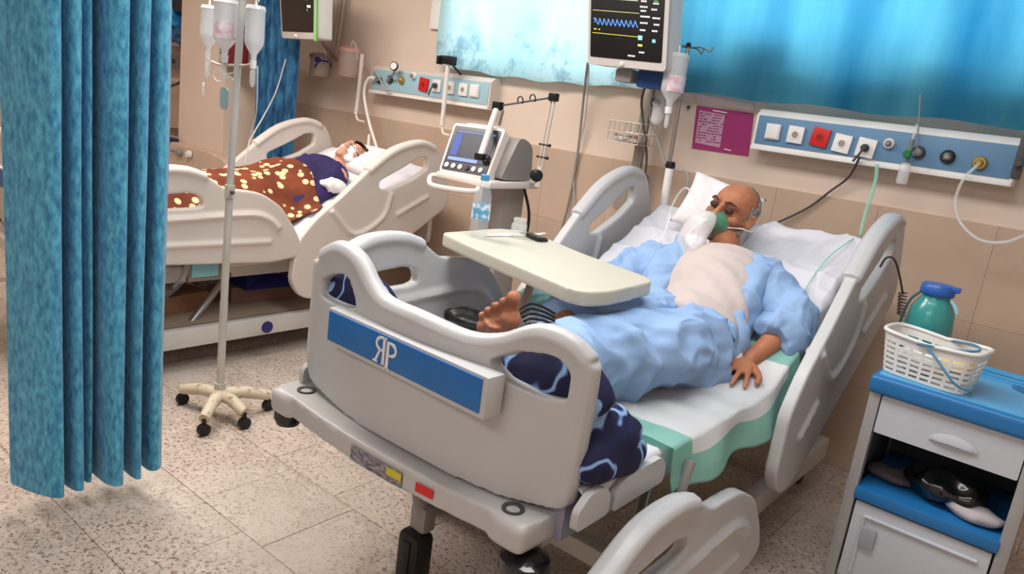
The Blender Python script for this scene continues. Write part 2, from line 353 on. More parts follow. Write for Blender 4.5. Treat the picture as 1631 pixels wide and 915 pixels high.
def footboard_mesh():
    b = BM(); extrude_poly(b, rounded([Vector((x, 0, z)) for x, z in FO], .03), (0, .045, 0), [rounded([Vector((x, 0, z)) for x, z in h], .02) for h in (FHL, FHR)])
    tube(b, cat_rom([(-1.63, .02, .95), (-1.56, .02, .985), (-1.49, .02, .97), (-1.43, .02, .915), (-1.37, .02, .885), (-1.25, .02, .88), (-1.09, .02, .875), (-.985, .02, .90), (-.89, .02, .95), (-.81, .02, .952), (-.755, .02, .925)], 4), .028, 8)
    tube(b, [(-.757, .02, .93), (-.765, .02, .62)], .026, 8); tube(b, [(-1.64, .02, .94), (-1.64, .02, .64)], .026, 8)
    me = remesh(b, .0065, 4); v = mverts(me); yy = 1.215+.32*(v[:, 0]-XC0)**2; k = yy/1.25; v[:, 0] *= k; v[:, 2] = CAMH-(CAMH-v[:, 2])*k; v[:, 1] += yy; setverts(me, v); return me
def letters(bm, M):
    """mirrored R and P sharing a baseline, drawn as serifed letters"""
    def poly(pts): extrude_poly(bm, [M @ Vector((x, 0, z)) for x, z in pts], (M.to_3x3() @ Vector((0, -.002, 0))))
    def bowl(cx, cz, r, rin, side, n=10):
        o = [(cx+side*r*1.05*math.sin(math.pi*k/n), cz+r*math.cos(math.pi*k/n)) for k in range(n+1)]
        i = [(cx+side*rin*1.05*math.sin(math.pi*k/n), cz+rin*.85*math.cos(math.pi*k/n)) for k in range(n, -1, -1)]
        for k in range(n): poly([o[k], o[k+1], i[n-k-1], i[n-k]])
    # mirrored R: stem at right, bowl and leg to the left
    poly([(-.012, -.5), (-.012, .5), (-.16, .5), (-.16, -.5)]); poly([(.03, .5), (-.2, .5), (-.2, .44), (.03, .44)]); poly([(.03, -.5), (-.2, -.5), (-.2, -.44), (.03, -.44)])
    poly([(-.15, .5), (-.34, .5), (-.34, .42), (-.15, .42)]); poly([(-.15, .05), (-.34, .05), (-.34, -.03), (-.15, -.03)]); bowl(-.34, .235, .265, .16, -1)
    poly([(-.26, 0), (-.38, 0), (-.62, -.42), (-.50, -.46)]); poly([(-.42, -.5), (-.72, -.5), (-.72, -.43), (-.45, -.43)])
    # P, set lower at its right
    poly([(.08, -.62), (.08, .42), (.24, .42), (.24, -.62)]); poly([(.0, -.62), (.32, -.62), (.32, -.55), (.0, -.55)]); poly([(.22, .42), (.42, .42), (.42, .34), (.22, .34)]); poly([(.22, -.02), (.42, -.02), (.42, -.1), (.22, -.1)]); bowl(.42, .16, .26, .16, 1)
NAVYD = mat('bumper_black', (14, 14, 18), .15, coat=.5)
LBL = mat('grey_label', (160, 156, 160), .5, rgb2=(90, 86, 100), scale=60, stretch=(1, 1, 3)); YEL = mat('yellow_label', (205, 190, 40), .5)
BASEM = mat('bed_frame_cover', (186, 184, 182), .35, var=.02)
foot_me = footboard_mesh()
def make_bed(dx, label, main):
    t = thing('hospital_bed', (XC0+dx, 2.25, 0), label, 'bed'); D = Vector((dx, 0, 0)); Mx = Matrix.Translation(D)
    def P(name, b, m, parent=t, **k):
        me = b
        if isinstance(b, bmesh.types.BMesh): bmesh.ops.transform(b, matrix=Mx, verts=b.verts); o = obj(name, b, m, parent, **k)
        else:
            me = b.copy(); v = mverts(me); v[:, 0] += dx; setverts(me, v); o = obj(name, me, m, parent, **k)
        return o
    pm = PL if main else PL2
    fb = P('footboard', foot_me, pm, angle=180)
    # name plate standing proud of the board
    b = BM(); A = Vector((-1.515, 1.205, .80)); Bv = Vector((-.935, 1.175, .807)); ax = (Bv-A).normalized(); cen = (A+Bv)/2; R = Matrix((ax, Vector((0, 0, 1)).cross(ax), Vector((0, 0, 1)))).transposed(); L_ = (Bv-A).length
    box(b, cen+Vector((0, .025, 0)), (L_, .055, .098), .006, R); sp_ = P('name_plate', b, pm, label='raised plate with blue face on the footboard')
    b = BM(); box(b, cen-Vector((0, .004, 0))+R @ Vector((-.004, 0, .003)), (L_-.024, .004, .078), .001, R); bf = P('plate_face', b, BLUEP, sp_)
    if main:
        b = BM(); letters(b, Matrix.Translation(cen+R @ Vector((-.045, -.0065, .003))) @ R.to_4x4() @ Matrix.Diagonal((.060, 1, .068, 1))); P('lettering', b, WHITE, sp_, smooth=False, label='white mirrored R and P')
    # bowed frame cover at the foot end with pole sockets
    b = BM(); n = 24; top = []
    for k in range(n+1):
        x = -1.725+(.925)*k/n; s = (x+1.26)/.48; top.append((x, 1.165+.045*s*s))
    loop = [Vector((x, y, .500)) for x, y in top]+[Vector((-.79, 1.40, .500)), Vector((-1.73, 1.40, .500))]
    extrude_poly(b, rounded(loop, .03), (0, 0, .06))
    for xa, xb in ((-1.725, -1.63), (-.90, -.80)): box(b, ((xa+xb)/2, 1.262, .523), (xb-xa, .16, .072), .02)
    pass
    me = remesh(b, .007, 4); fc = P('foot_frame_cover', me, BASEM if main else PL2, angle=180)
    for sx, sy in ((-1.645, 1.250), (-.868, 1.232)):
        b = BM(); lathe(b, (sx, sy, .546), [(.012, .0), (.012, .010), (.018, .017), (.026, .018), (.026, .0)], 20); P('pole_socket', b, DGREY, fc)
    for q, k in (((-1.72, 1.25, .425), .62), ((-.82, 1.235, .410), .85)):
        b = BM(); lathe(b, q, [(.02*k, 0), (.055*k, .008), (.068*k, .028), (.066*k, .055), (.04*k, .068)], 24); P('bumper_wheel', b, NAVYD)
    if main:
        def lab(x0, x1, z0, z1, m, nm, lift=0):
            def f(u, v):
                x = x0+(x1-x0)*u; s = (x+1.26)/.48; return Vector((x, 1.165+.045*s*s-.0035-lift, z0+(z1-z0)*v))
            b = grid(f, 8, 2); solidify(b, .001); return P(nm, b, m, fc)
        lab(-1.335, -1.15, .506, .546, LBL, 'label_sheet').__setitem__('label', 'grey printed label')
        lab(-1.20, -1.15, .524, .543, YEL, 'label_sheet', .002).__setitem__('label', 'yellow label'); lab(-1.105, -1.052, .520, .543, REDP, 'label_sheet').__setitem__('label', 'red label')
        b = BM(); lab(-1.345, -1.13, .5015, .506, WHITE, 'label_strip')
    # deck sections and frame
    b = BM(); DK = [(1.28, 1.70), (1.72, 2.30)]
    for y0, y1 in DK: b = BM(); span(b, (-1.62, y0, .47), (-.81, y1, .50), .008); P('deck_section', b, pm)
    b = BM(); q = [(2.33, .50), (3.22, .50+.89*SL), (3.22, .47+.89*SL), (2.33, .47)]
    extrude_poly(b, [Vector((-1.66, y, z)) for y, z in q], (.89, 0, 0)); P('deck_backrest', b, pm)
    for y0, y1, z0, z1 in ((1.27, 1.40, .555, .632), (1.42, 1.66, .55, .626)):
        for sx in (-.735, -1.70):
            b = BM(); extrude_poly(b, rounded([Vector((sx-.009, y0, z0)), Vector((sx-.009, y0, z1-.03)), Vector((sx-.009, y0+.04, z1)), Vector((sx-.009, y1-.03, z1)), Vector((sx-.009, y1, z1-.03)), Vector((sx-.009, y1, z0))], .015), (.018, 0, 0)); P('mattress_guard', b, PL)
    for sx in (-1.48, -.96): b = BM(); span(b, (sx-.03, 1.35, .38), (sx+.03, 3.25, .45), .006); P('frame_rail', b, METW)
    b = BM(); span(b, (-1.51, 1.42, .36), (-.93, 1.48, .41), .006); P('frame_cross_bar', b, METW)
    b = BM(); span(b, (-1.51, 3.15, .36), (-.93, 3.21, .41), .006); P('frame_cross_bar', b, METW)
    Y0B = 1.74 if main else 1.35
    for sx in (-1.68, -.76): b = BM(); span(b, (sx-.025, Y0B, .12), (sx+.025, 3.30, .21), .008); br = P('base_beam', b, METW)
    for yy in (Y0B+.06, 3.2): b = BM(); span(b, (-1.68, yy-.03, .14), (-.76, yy+.03, .20), .006); P('base_cross_bar', b, METW)
    for p0, p1 in (((-1.60, 1.8, .2), (-1.50, 2.05, .40)), ((-.84, 1.8, .2), (-.94, 2.05, .40)), ((-1.60, 3.1, .2), (-1.50, 2.8, .40)), ((-.84, 3.1, .2), (-.94, 2.8, .40))): b = BM(); cyl(b, p0, p1, .018); P('lift_arm', b, STEEL)
    b = BM(); box(b, (-1.22, 2.25, .33), (.14, .5, .1), .02); cyl(b, (-1.22, 1.6, .33), (-1.22, 2.0, .33), .02); P('lift_motor', b, GREY)
    for sx in (-1.63, -.81):
        for yy in (Y0B+.08, 3.22):
            b = BM(); cyl(b, (sx, yy, .13), (sx, yy, .17), .022); span(b, (sx-.03, yy-.02, .06), (sx-.022, yy+.03, .14), .003); span(b, (sx+.022, yy-.02, .06), (sx+.03, yy+.03, .14), .003); c = P('caster', b, GREY)
            b = BM(); cyl(b, (sx-.018, yy, .055), (sx+.018, yy, .055), .055, n=28); P('caster_wheel', b, RUB, c)
    # pedal leg in the middle of the foot end
    b = BM(); cyl(b, (-1.32, 1.45, .20), (-1.36, 1.42, .42), .022); cyl(b, (-1.36, 1.42, .40), (-1.30, 1.42, .43), .012); box(b, (-1.33, 1.45, .24), (.06, .05, .08), .01); c = P('brake_column', b, GREY)
    b = BM(); box(b, (-1.33, 1.43, .12), (.085, .07, .16), .02); box(b, (-1.33, 1.395, .12), (.03, .01, .12), .004); P('brake_pedal', b, RUB, c)
    # side rails
    def rail(me, xx, dy, dz, name, lab=None):
        m2 = me.copy(); v = mverts(m2); v += np.array((xx, dy, dz)); setverts(m2, v); o = obj(name, m2, pm, t, angle=180, label=lab); return o
    Lx, Rx = (-1.77, -.65) if main else (-4.2-dx, -3.14-dx)
    hr1 = rail(rail_head, Lx+dx, 0, 0, 'head_side_rail'); hr2 = rail(rail_head, Rx+dx, 0, 0, 'head_side_rail')
    if not main:
        for o in (hr1, hr2):
            v = mverts(o.data); a = math.radians(-4.5); y = v[:, 1]-2.3; z = v[:, 2]-.58; v[:, 1] = 2.3+y*math.cos(a)-z*math.sin(a)-.02; v[:, 2] = .575+y*math.sin(a)+z*math.cos(a); setverts(o.data, v)
    rail(rail_foot, Lx+dx, 0, 0, 'foot_side_rail')
    if main: lr = rail(rail_foot, -.655, .0, -.41, 'foot_side_rail', 'lowered side rail at the foot end'); v = mverts(lr.data); v[:, 1] = 2.29+(v[:, 1]-2.29)*1.13; setverts(lr.data, v)
    else: rail(rail_foot, Rx+dx, 0, 0, 'foot_side_rail')
    for xx in (Lx+.05, Rx-.05):
        for yy in (1.75, 2.6):
            zz = .47 if yy < 2 else .62
            b = BM(); tube(b, [(xx, yy, zz+.12), (xx, yy-.05, zz-.02), (xx+(.1 if xx < -1.3 else -.06), yy-.05, zz-.07)], .014, 8); P('rail_arm', b, GREY)
    # headboard
    b = BM(); extrude_poly(b, rounded([Vector((-1.62, 3.30, .5)), Vector((-1.62, 3.30, .86)), Vector((-1.5, 3.30, .93)), Vector((-.94, 3.30, .93)), Vector((-.82, 3.30, .86)), Vector((-.82, 3.30, .5))], .05), (0, .035, 0)); P('headboard', b, pm)
    return t
bed = make_bed(0, 'white plastic hospital bed in the foreground with a blue name plate on its footboard', True)
SL = math.tan(math.radians(22))
bed2 = make_bed(-2.45, 'white plastic hospital bed behind, seen from its side with both side rails up', False)
b = BM(); cyl(b, (-3.112, 2.10, .19), (-3.104, 2.10, .19), .03); obj('round_sticker', b, mat('dark_blue_disc', (38, 40, 104), .5), bed2, label='dark blue disc')
bpy.data.objects  # (beam of bed 2 stands at x=-3.2)

# mattresses with their sheets
SL = math.tan(math.radians(26))
def surf(y): return ZM if y < YP-.08 else (ZM+(y-YP)*SL if y > YP+.08 else ZM+SL*(y-YP+.08)**2/.32)
def mattress(dx, m, label, x0=-1.655, x1=-.775):
    def prof(y, top): return Vector((0, y, surf(y)-.006 if top else surf(y)-.115))
    b = BM(); ys_ = [1.295+i*(3.2-1.295)/40 for i in range(41)]
    loop = [(y, surf(y)-.008) for y in ys_]+[(y, surf(y)-.118) for y in ys_[::-1]]
    V0 = [b.verts.new((x0+dx, y, z)) for y, z in loop]; V1 = [b.verts.new((x1+dx, y, z)) for y, z in loop]; n = len(loop)
    for i in range(n): b.faces.new((V0[i], V0[(i+1) % n], V1[(i+1) % n], V1[i]))
    for i in range(40):
        b.faces.new((V0[i], V0[i+1], V0[n-2-i], V0[n-1-i])); b.faces.new((V1[i+1], V1[i], V1[n-1-i], V1[n-2-i]))
    o = obj('mattress', b, m, angle=60); return setp(o, label, 'mattress')
mattress(0, mat('mattress_lilac', (140, 140, 156), .6), 'grey-lilac mattress under the white sheet of the foreground bed')
SL = math.tan(math.radians(22)); mattress(-2.45, mat('mattress_lilac', (140, 140, 156), .6), 'mattress of the bed behind')
def sheet(dx, m, label, y0=1.315, y1=3.23, amp=1, nx=150, ny=260, x0=-1.67, x1=-.755):
    H = Vector((-1.17+dx, 2.86, 0))
    def fn(u, v):
        y = y0+(y1-y0)*v; s = (u*1.16-.08)*(x1-x0); drop = 0
        x = x0+s
        if x < x0: drop = x0-x; x = x0-.004
        if x > x1: drop = x-x1; x = x1+.004
        X = x+dx; z = surf(min(y, 3.2))-drop*1.15
        if y > 3.2: z -= (y-3.2)*.8; 
        p = Vector((X, y, z)); r = (Vector((X, y, 0))-H); a = math.atan2(r.y, r.x); d = r.length
        f = .5+.5*math.cos(a*17+1.4*noise.noise(Vector((X*3, y*3, 2)))+d*2); f = f**7
        k = .009*f*min(1, d*1.6)*(1 if y > 2.2 else .3)*(.5+.5*noise.noise(Vector((a*3, 1, 1))))
        if dx == 0 and X > -1.16 and y > 2.35:
            a2 = math.atan2(y-2.66, X+1.16); d2 = math.hypot(y-2.66, X+1.16); k += .024*(1-abs(math.sin(a2*5.5+.9+.8*noise.noise(Vector((X*4, y*4, 6))))))**4*min(1, max(0, d2-.05)*5)*(.55+.8*abs(noise.noise(Vector((a2*4, d2*2, 3)))))+.006*noise.noise(Vector((X*9, y*7, 5)))+.010*ridged(Vector((X*2.2+y*2.6, y*1.0-X*3.2, 1)))*.7
        k += .012*max(0, ridged(Vector((X*3+y*7, y*2.5, 8)))-.55)
        k += .017*crease(Vector((X*1.3+y*3.0, y*.7-X*1.6, 4)), 4.5)+.012*crease(Vector((X*3.2-y*2.5, y*2.6+X, 9)), 4)
        if X > -1.2 and y < 2.56 and dx == 0: k *= .25
        if y > 2.5 and X > H.x: k += .016*max(0, ridged(Vector((X*1.4-y*5.2, y*1.2, 3)))-.5)*2
        p.z += max(0, k*amp+.004) if not drop else 0; p.x += (.01*noise.noise(Vector((y*11, z*6, 3)))+.006 if drop and u > .5 else 0)
        return p
    b = grid(fn, nx, ny); solidify(b, .003); o = obj('bed_sheet', b, m, angle=180); return setp(o, label, 'sheet')
SHEET = mat('white_cotton', (214, 212, 218), .8, var=.02)
SL = math.tan(math.radians(26)); sheet(0, SHEET, 'wrinkled white sheet on the foreground bed')
SL = math.tan(math.radians(22)); sheet(-2.45, SHEET, 'white sheet on the bed behind', nx=60, ny=100)
SL = math.tan(math.radians(26))
# ---------------------------------------------------------------- bedding on the foreground bed
def navy():
    m = mat('navy_print', (24, 26, 66), .8, var=.1); nt = m.node_tree; N = nt.nodes; L = nt.links; b = N['Principled BSDF']
    tc = N.new('ShaderNodeTexCoord'); wv = N.new('ShaderNodeTexWave'); wv.inputs['Scale'].default_value = 4.2; wv.inputs['Distortion'].default_value = 14; wv.inputs['Detail'].default_value = 2; wv.inputs['Detail Scale'].default_value = 1.6; L.new(tc.outputs['Object'], wv.inputs['Vector'])
    r = N.new('ShaderNodeValToRGB'); e = r.color_ramp.elements; e[0].position = .62; e[0].color = lin((20, 22, 60)); e[1].position = .97; e[1].color = lin((140, 175, 215)); q = e.new(.84); q.color = lin((22, 30, 74)); q = e.new(.93); q.color = lin((90, 120, 175)); L.new(wv.outputs[0], r.inputs[0]); L.new(r.outputs[0], b.inputs['Base Color']); return m
NAVY = navy()
b = BM()
tube(b, cat_rom([(-1.66, 1.335, .80), (-1.55, 1.35, .83), (-1.42, 1.36, .74), (-1.25, 1.37, .72), (-1.08, 1.37, .74), (-.95, 1.35, .82), (-.86, 1.35, .83), (-.80, 1.37, .76)], 5), [(.05, .06)]+[(.062, .085)]*34+[(.05, .06)], 14)
for c, s in (((-1.60, 1.36, .85), (1, .8, .8)), ((-1.52, 1.34, .86), (1.1, .7, .8)), ((-.90, 1.345, .82), (1.4, .7, 1.1)), ((-.84, 1.36, .76), (1, .8, 1.1))): ball(b, c, .07, 16, s)
for c, s in ((at(952, 672, x=-.80), (.8, 1.3, .6)), (at(975, 700, x=-.77), (.7, 1.4, .7)), (at(962, 728, x=-.76), (.55, 1.3, .8)), (at(990, 728, x=-.765), (.6, 1.2, .6)), (Vector((-.82, 1.36, .70)), (.8, .9, .9)), (Vector((-.86, 1.42, .69)), (1, 1.1, .7))): ball(b, c, .075, 16, s)
me = remesh(b, .008, 5); displace(me, folds(.009, 8, 8, 5, 3)); o = obj('blanket', me, NAVY, angle=180); setp(o, 'navy blanket with pale swirls bunched behind the footboard and spilling over the right edge', 'blanket')
# under pad
PADW = mat('pad_white', (250, 250, 250), .85, var=.02, bump=.15, bscale=50); PADG = mat('pad_green', (172, 226, 214), .6, var=.04)
def pad():
    X0, X1, Y0, Y1 = -1.12, -.60, 1.66, 2.52; nu, nv = 70, 90
    def fn(u, v):
        s = X0+(X1-X0)*u; y = Y0+(Y1-Y0)*v + .03*(u-.5); edge = -.728; x = s; drop = 0
        if s > edge: t = s-edge; x = edge+.25*t+.008; drop = t*.97
        z = surf(y)+.022-drop + .007*noise.noise(Vector((x*12, y*10, 4))) + .012*max(0, noise.noise(Vector((x*5+y*3, y*4, 9))))
        if drop: x += .018*math.sin(y*17+1)*min(1, drop*12)
        return Vector((x, y, z))
    b = grid(fn, nu, nv); b.faces.ensure_lookup_table(); k = 0
    for i in range(nu):
        for j in range(nv):
            if i < nu*.1 or i > nu*.84 or j < nv*.12 or j > nv*.90: b.faces[k].material_index = 1
            k += 1
    bmesh.ops.solidify(b, geom=b.faces[:], thickness=.003); return b
o = obj('underpad', pad(), [PADW, PADG], angle=180); setp(o, 'white disposable underpad with mint green borders draped over the mattress edge', 'pad')
# pillow
def pillow(c, ux, uy, hw, hh, th, m, label):
    ux = Vector(ux).normalized(); uy = Vector(uy).normalized(); n = ux.cross(uy).normalized(); b = BM()
    for sgn in (1, -1):
        def fn(u, v):
            a = 2*u-1; q = 2*v-1; t = th*((1-a**4)*(1-q**4))**.55
            ex = 1-.10*(1-a*a)*abs(q)**3; ey = 1-.10*(1-q*q)*abs(a)**3
            return Vector(c)+ux*(a*hw*ey)+uy*(q*hh*ex)+n*(sgn*t+.008*noise.noise(Vector((a*3, q*3, sgn)))*(1-a**4)*(1-q**4))
        g = grid(fn, 30, 24); tmp = bpy.data.meshes.new('t'); g.to_mesh(tmp); g.free(); b.from_mesh(tmp); bpy.data.meshes.remove(tmp)
    bmesh.ops.remove_doubles(b, verts=b.verts, dist=.0015); o = obj('pillow', b, m, angle=180); return setp(o, label, 'pillow')
pillow((-1.345, 3.09, 1.09), (-1, 0, .20), (-.06, .68, .70), .175, .15, .055, mat('pillow_white', (234, 228, 228), .85), 'white pillow propped behind the head of the man in the light blue shirt')

# ---------------------------------------------------------------- the patient
def skin(name, c, c2):
    return mat(name, c, .55, rgb2=c2, scale=9, lo=.3, hi=.7, sss=.08, bump=.1, bscale=90)
SKIN = skin('skin', (190, 126, 90), (160, 100, 70))
root = thing('person', (-1.07, 2.3, .64), 'elderly man in light blue clothes and oxygen mask lying on the foreground bed', 'person')
HC = Vector((-1.195, 2.88, 1.11)); HS = 1.07; F = Vector((-.15, -.92, .12)).normalized(); U = Vector((.25, .40, .85)); U = (U-F*U.dot(F)).normalized(); S = U.cross(F).normalized()   # S: the man's left is -S or +S
HM = Matrix((S, F, U)).transposed()
def hl(s, f, u): return HC+HM @ (Vector((s, f, u))*HS)
def head(b, hl, HM, k=1):
    ball(b, hl(0, -.012, .030), .092*k, 20, (.86, 1.04, .92), HM); ball(b, hl(0, .010, -.02), .078*k, 20, (.88, .95, 1.0), HM)
    ball(b, hl(0, .028, -.062), .052*k, 18, (1.0, 1.0, .9), HM); ball(b, hl(0, .058, -.088), .026*k, 14, (1.1, .8, .8), HM)
    tube(b, [hl(0, .082, .022), hl(0, .100, -.012), hl(0, .104, -.028)], [.009*k, .013*k, .016*k], 10); ball(b, hl(0, .098, -.030), .015*k)
    for s in (-1, 1):
        ball(b, hl(s*.013, .090, -.032), .010*k); ball(b, hl(s*.045, .052, -.016), .028*k, 14, (1, .8, .8), HM)
        tube(b, [hl(s*.010, .086, .034), hl(s*.035, .082, .040), hl(s*.058, .062, .032)], .009*k, 8)
        ball(b, hl(s*.032, .073, .016), .014*k)
        ball(b, hl(s*.078, -.008, -.008), .022*k, 14, (.35, .75, 1.35), HM); tube(b, [hl(s*.082, .004, .02), hl(s*.09, -.012, .022), hl(s*.09, -.018, -.004), hl(s*.082, -.002, -.03)], .006*k, 8)
    tube(b, [hl(-.022, .076, -.056), hl(0, .086, -.055), hl(.022, .076, -.056)], .007*k, 8); tube(b, [hl(-.018, .074, -.066), hl(0, .082, -.067), hl(.018, .074, -.066)], .007*k, 8)
def hand(b, wrist, dirv, nrm, side, L=.19, spread=(-.30, -.08, .10, .28), thumb=True, curl=.25, r=.0088):
    """five fingered hand; dirv wrist to knuckles, nrm back of hand, side (+1/-1) where the thumb sits"""
    d = Vector(dirv).normalized(); n = Vector(nrm); n = (n-d*n.dot(d)).normalized(); s = d.cross(n).normalized()*side; W = Vector(wrist); k = L/.19
    for i, off in enumerate((.033, .011, -.011, -.031)):
        tube(b, [W, W+d*.045*k+s*off*.6*k, W+d*(.088-.006*abs(i-1))*k+s*off*k], [.017*k, .014*k, .0115*k], 8)
    lens = (.072, .080, .074, .058)
    for i, off in enumerate((.033, .011, -.011, -.031)):
        a = spread[3-i]; dd = (d*math.cos(a)+s*math.sin(a)).normalized(); p = W+d*(.086-.006*abs(i-1))*k+s*off*k; pts = [p]; c = curl*.3; l = lens[i]*k
        for seg in (.45, .31, .24):
            c += curl; p = p+(dd*math.cos(c*.6)-n*math.sin(c*.6)).normalized()*l*seg; pts.append(p)
        tube(b, pts, [r*1.15, r*1.05, r*.95, r*.75], 8); ball(b, pts[-1], r*.78, 8)
    if thumb:
        p = W+d*.025*k+s*.020*k; q = p+(d*.55+s*.8-n*.15).normalized()*.038*k; e = q+(d*.8+s*.5).normalized()*.030*k; g = e+(d*.95+s*.15-n*.1).normalized()*.026*k
        tube(b, [p, q, e, g], [.016*k, .013*k, .0108*k, .0085*k], 8); ball(b, g, .0085*k, 8)
def foot(b, heel, up, sole, toeside, L=.25, w=1.0):
    """up: heel to toes, sole: outward normal of the sole, toeside +1 puts the big toe on up x sole"""
    up = Vector(up).normalized(); so = Vector(sole); so = (so-up*so.dot(up)).normalized(); s = up.cross(so).normalized()*toeside; H = Vector(heel); k = L/.25
    ball(b, H+up*.03*k, .036*k, 14, (.95, 1, 1)); ball(b, H+up*.03*k-so*.03, .034*k, 12)
    tube(b, [H+up*.03*k, H+up*.10*k-so*.010-s*.006, H+up*.165*k], [.033*k, .029*k, .034*k], 12)
    for i, o_ in enumerate((.030, .012, -.006, -.022, -.036)):
        q = H+up*((.178-.010*i))*k+s*o_*k; tube(b, [H+up*.09*k+s*o_*.5*k-so*.01, q-so*.002], [.020*k, (.024 if i == 0 else .018)*k], 10); ball(b, q+so*.004, (.025 if i == 0 else .019)*k, 10)
    for i, (o_, l, r) in enumerate(((.031, .052, .0155), (.010, .046, .0105), (-.008, .040, .010), (-.024, .033, .0095), (-.038, .026, .009))):
        base = H+up*(.188-.011*i)*k+s*o_*k-so*.004; tip = base+up*l*k*.8+s*o_*.12*k+so*.006
        tube(b, [base, (base+tip)/2-so*.002, tip], [r*1.0*k, r*.92*k, r*1.08*k], 8); ball(b, tip, r*1.12*k, 10)
b = BM(); head(b, hl, HM, HS)
SPINE = [(-1.07, 2.22, .725), (-1.07, 2.33, .735), (-1.06, 2.44, .775), (-1.075, 2.54, .83), (-1.11, 2.64, .878), (-1.14, 2.74, .915)]
SR = [(.155, .095), (.165, .10), (.155, .10), (.165, .108), (.17, .105), (.13, .075)]
tube(b, cat_rom(SPINE, 3), [SR[min(5, i//3)] for i in range(16)], 20); tube(b, [(-1.14, 2.74, .915), (-1.165, 2.80, .97), hl(0, -.01, -.05)], [.07, .058, .056], 14)
SHL, ELL, WRL = Vector((-.985, 2.73, .915)), Vector((-.79, 2.60, .80)), Vector((-.838, 2.405, .697))
SHR, ELR, WRR = Vector((-1.29, 2.72, .915)), Vector((-1.44, 2.55, .82)), Vector((-1.40, 2.32, .68))
for sh, el, wr in ((SHL, ELL, WRL), (SHR, ELR, WRR)):
    tube(b, [Vector((-1.13, 2.73, .91)), sh, (sh+el)/2, el, el.lerp(wr, .35), wr], [.07, .058, .047, .040, .041, .027], 14); ball(b, sh, .06)
hand(b, WRL, (-.0, -1, -.13), (.12, .02, 1), -1, .208, spread=(-.42, -.12, .14, .34), curl=.12)
hand(b, WRR, (.05, -1, -.25), (0, 0, 1), 1, .185, curl=.3)
LEGN = [(-.985, 2.28, .725), (-.99, 2.08, .745), (-1.02, 1.90, .765), (-1.07, 1.70, .735), (-1.10, 1.53, .70)]
LEGF = [(-1.15, 2.28, .73), (-1.165, 2.10, .775), (-1.19, 1.93, .81), (-1.20, 1.72, .765), (-1.185, 1.565, .725)]
for lg in (LEGN, LEGF): tube(b, cat_rom(lg, 3), [.082-.005*i if i < 6 else .055-.003*(i-6) for i in range(13)], 14)
foot(b, (-1.185, 1.52, .69), (.06, -.22, 1), (.25, -1, -.2), 1, .285)
foot(b, (-1.10, 1.50, .665), (.45, -.15, .62), (.0, -1, -.1), 1, .235)
me = remesh(b, .0048, 3); body = obj('body', me, SKIN, root, angle=180)
# hair, beard, brows, closed eyes
def shell(fn_keep, off, name, m, src_r=(.86, 1.04, .92), bumpy=.002, parent=root):
    b = BM(); ball(b, HC, 1, 48, ((.079+off)*HS, (.0957+off)*HS, (.0846+off)*HS)); bmesh.ops.translate(b, vec=-HC, verts=b.verts)
    bad = [v for v in b.verts if not fn_keep(v.co/ .09)]; bmesh.ops.delete(b, geom=bad, context='VERTS')
    for v in b.verts: v.co += v.co.normalized()*bumpy*noise.noise(v.co*160)
    bmesh.ops.transform(b, matrix=Matrix.Translation(hl(0, -.012, .030)) @ HM.to_4x4(), verts=b.verts); solidify(b, .003); return obj(name, b, m, parent, angle=180)
HAIRG = mat('grey_hair', (172, 164, 158), .8, rgb2=(110, 100, 96), scale=60, bump=.5, bscale=200)
shell(lambda c: (c.y < .20-.62*max(0, c.z) or (abs(c.x) > .55 and c.y < .35 and c.z < .35)) and c.z > -.75, .004, 'hair', HAIRG, bumpy=.004)
b = BM()
for s in (-1, 1):
    tube(b, [hl(s*.079, .012, -.022), hl(s*.070, .022, -.058), hl(s*.048, .048, -.088)], [.008, .016, .017], 8)
tube(b, [hl(-.048, .048, -.088), hl(-.02, .075, -.098), hl(0, .080, -.100), hl(.02, .075, -.098), hl(.048, .048, -.088)], .015, 8); tube(b, [hl(-.03, .078, -.047), hl(0, .090, -.045), hl(.03, .078, -.047)], .007, 8)
me = remesh(b, .004, 2); displace(me, lambda c: .002*noise.noise(c*200)); obj('beard', me, mat('grey_beard', (150, 136, 128), .9, rgb2=(96, 78, 70), scale=70, bump=.5, bscale=220), root, angle=180)
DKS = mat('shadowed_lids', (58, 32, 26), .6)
for s in (-1, 1):
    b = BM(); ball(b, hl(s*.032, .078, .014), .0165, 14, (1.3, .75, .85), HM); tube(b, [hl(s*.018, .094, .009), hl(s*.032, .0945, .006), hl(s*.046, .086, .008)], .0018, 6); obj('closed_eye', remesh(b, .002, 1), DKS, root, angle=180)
    b = BM(); tube(b, [hl(s*.014, .094, .036), hl(s*.034, .092, .042), hl(s*.056, .072, .035)], [.0025, .004, .002], 8); obj('eyebrow', b, mat('dark_brow', (58, 46, 42), .9), root)
for i, dx_ in enumerate((.033, .011, -.011, -.031)): pass
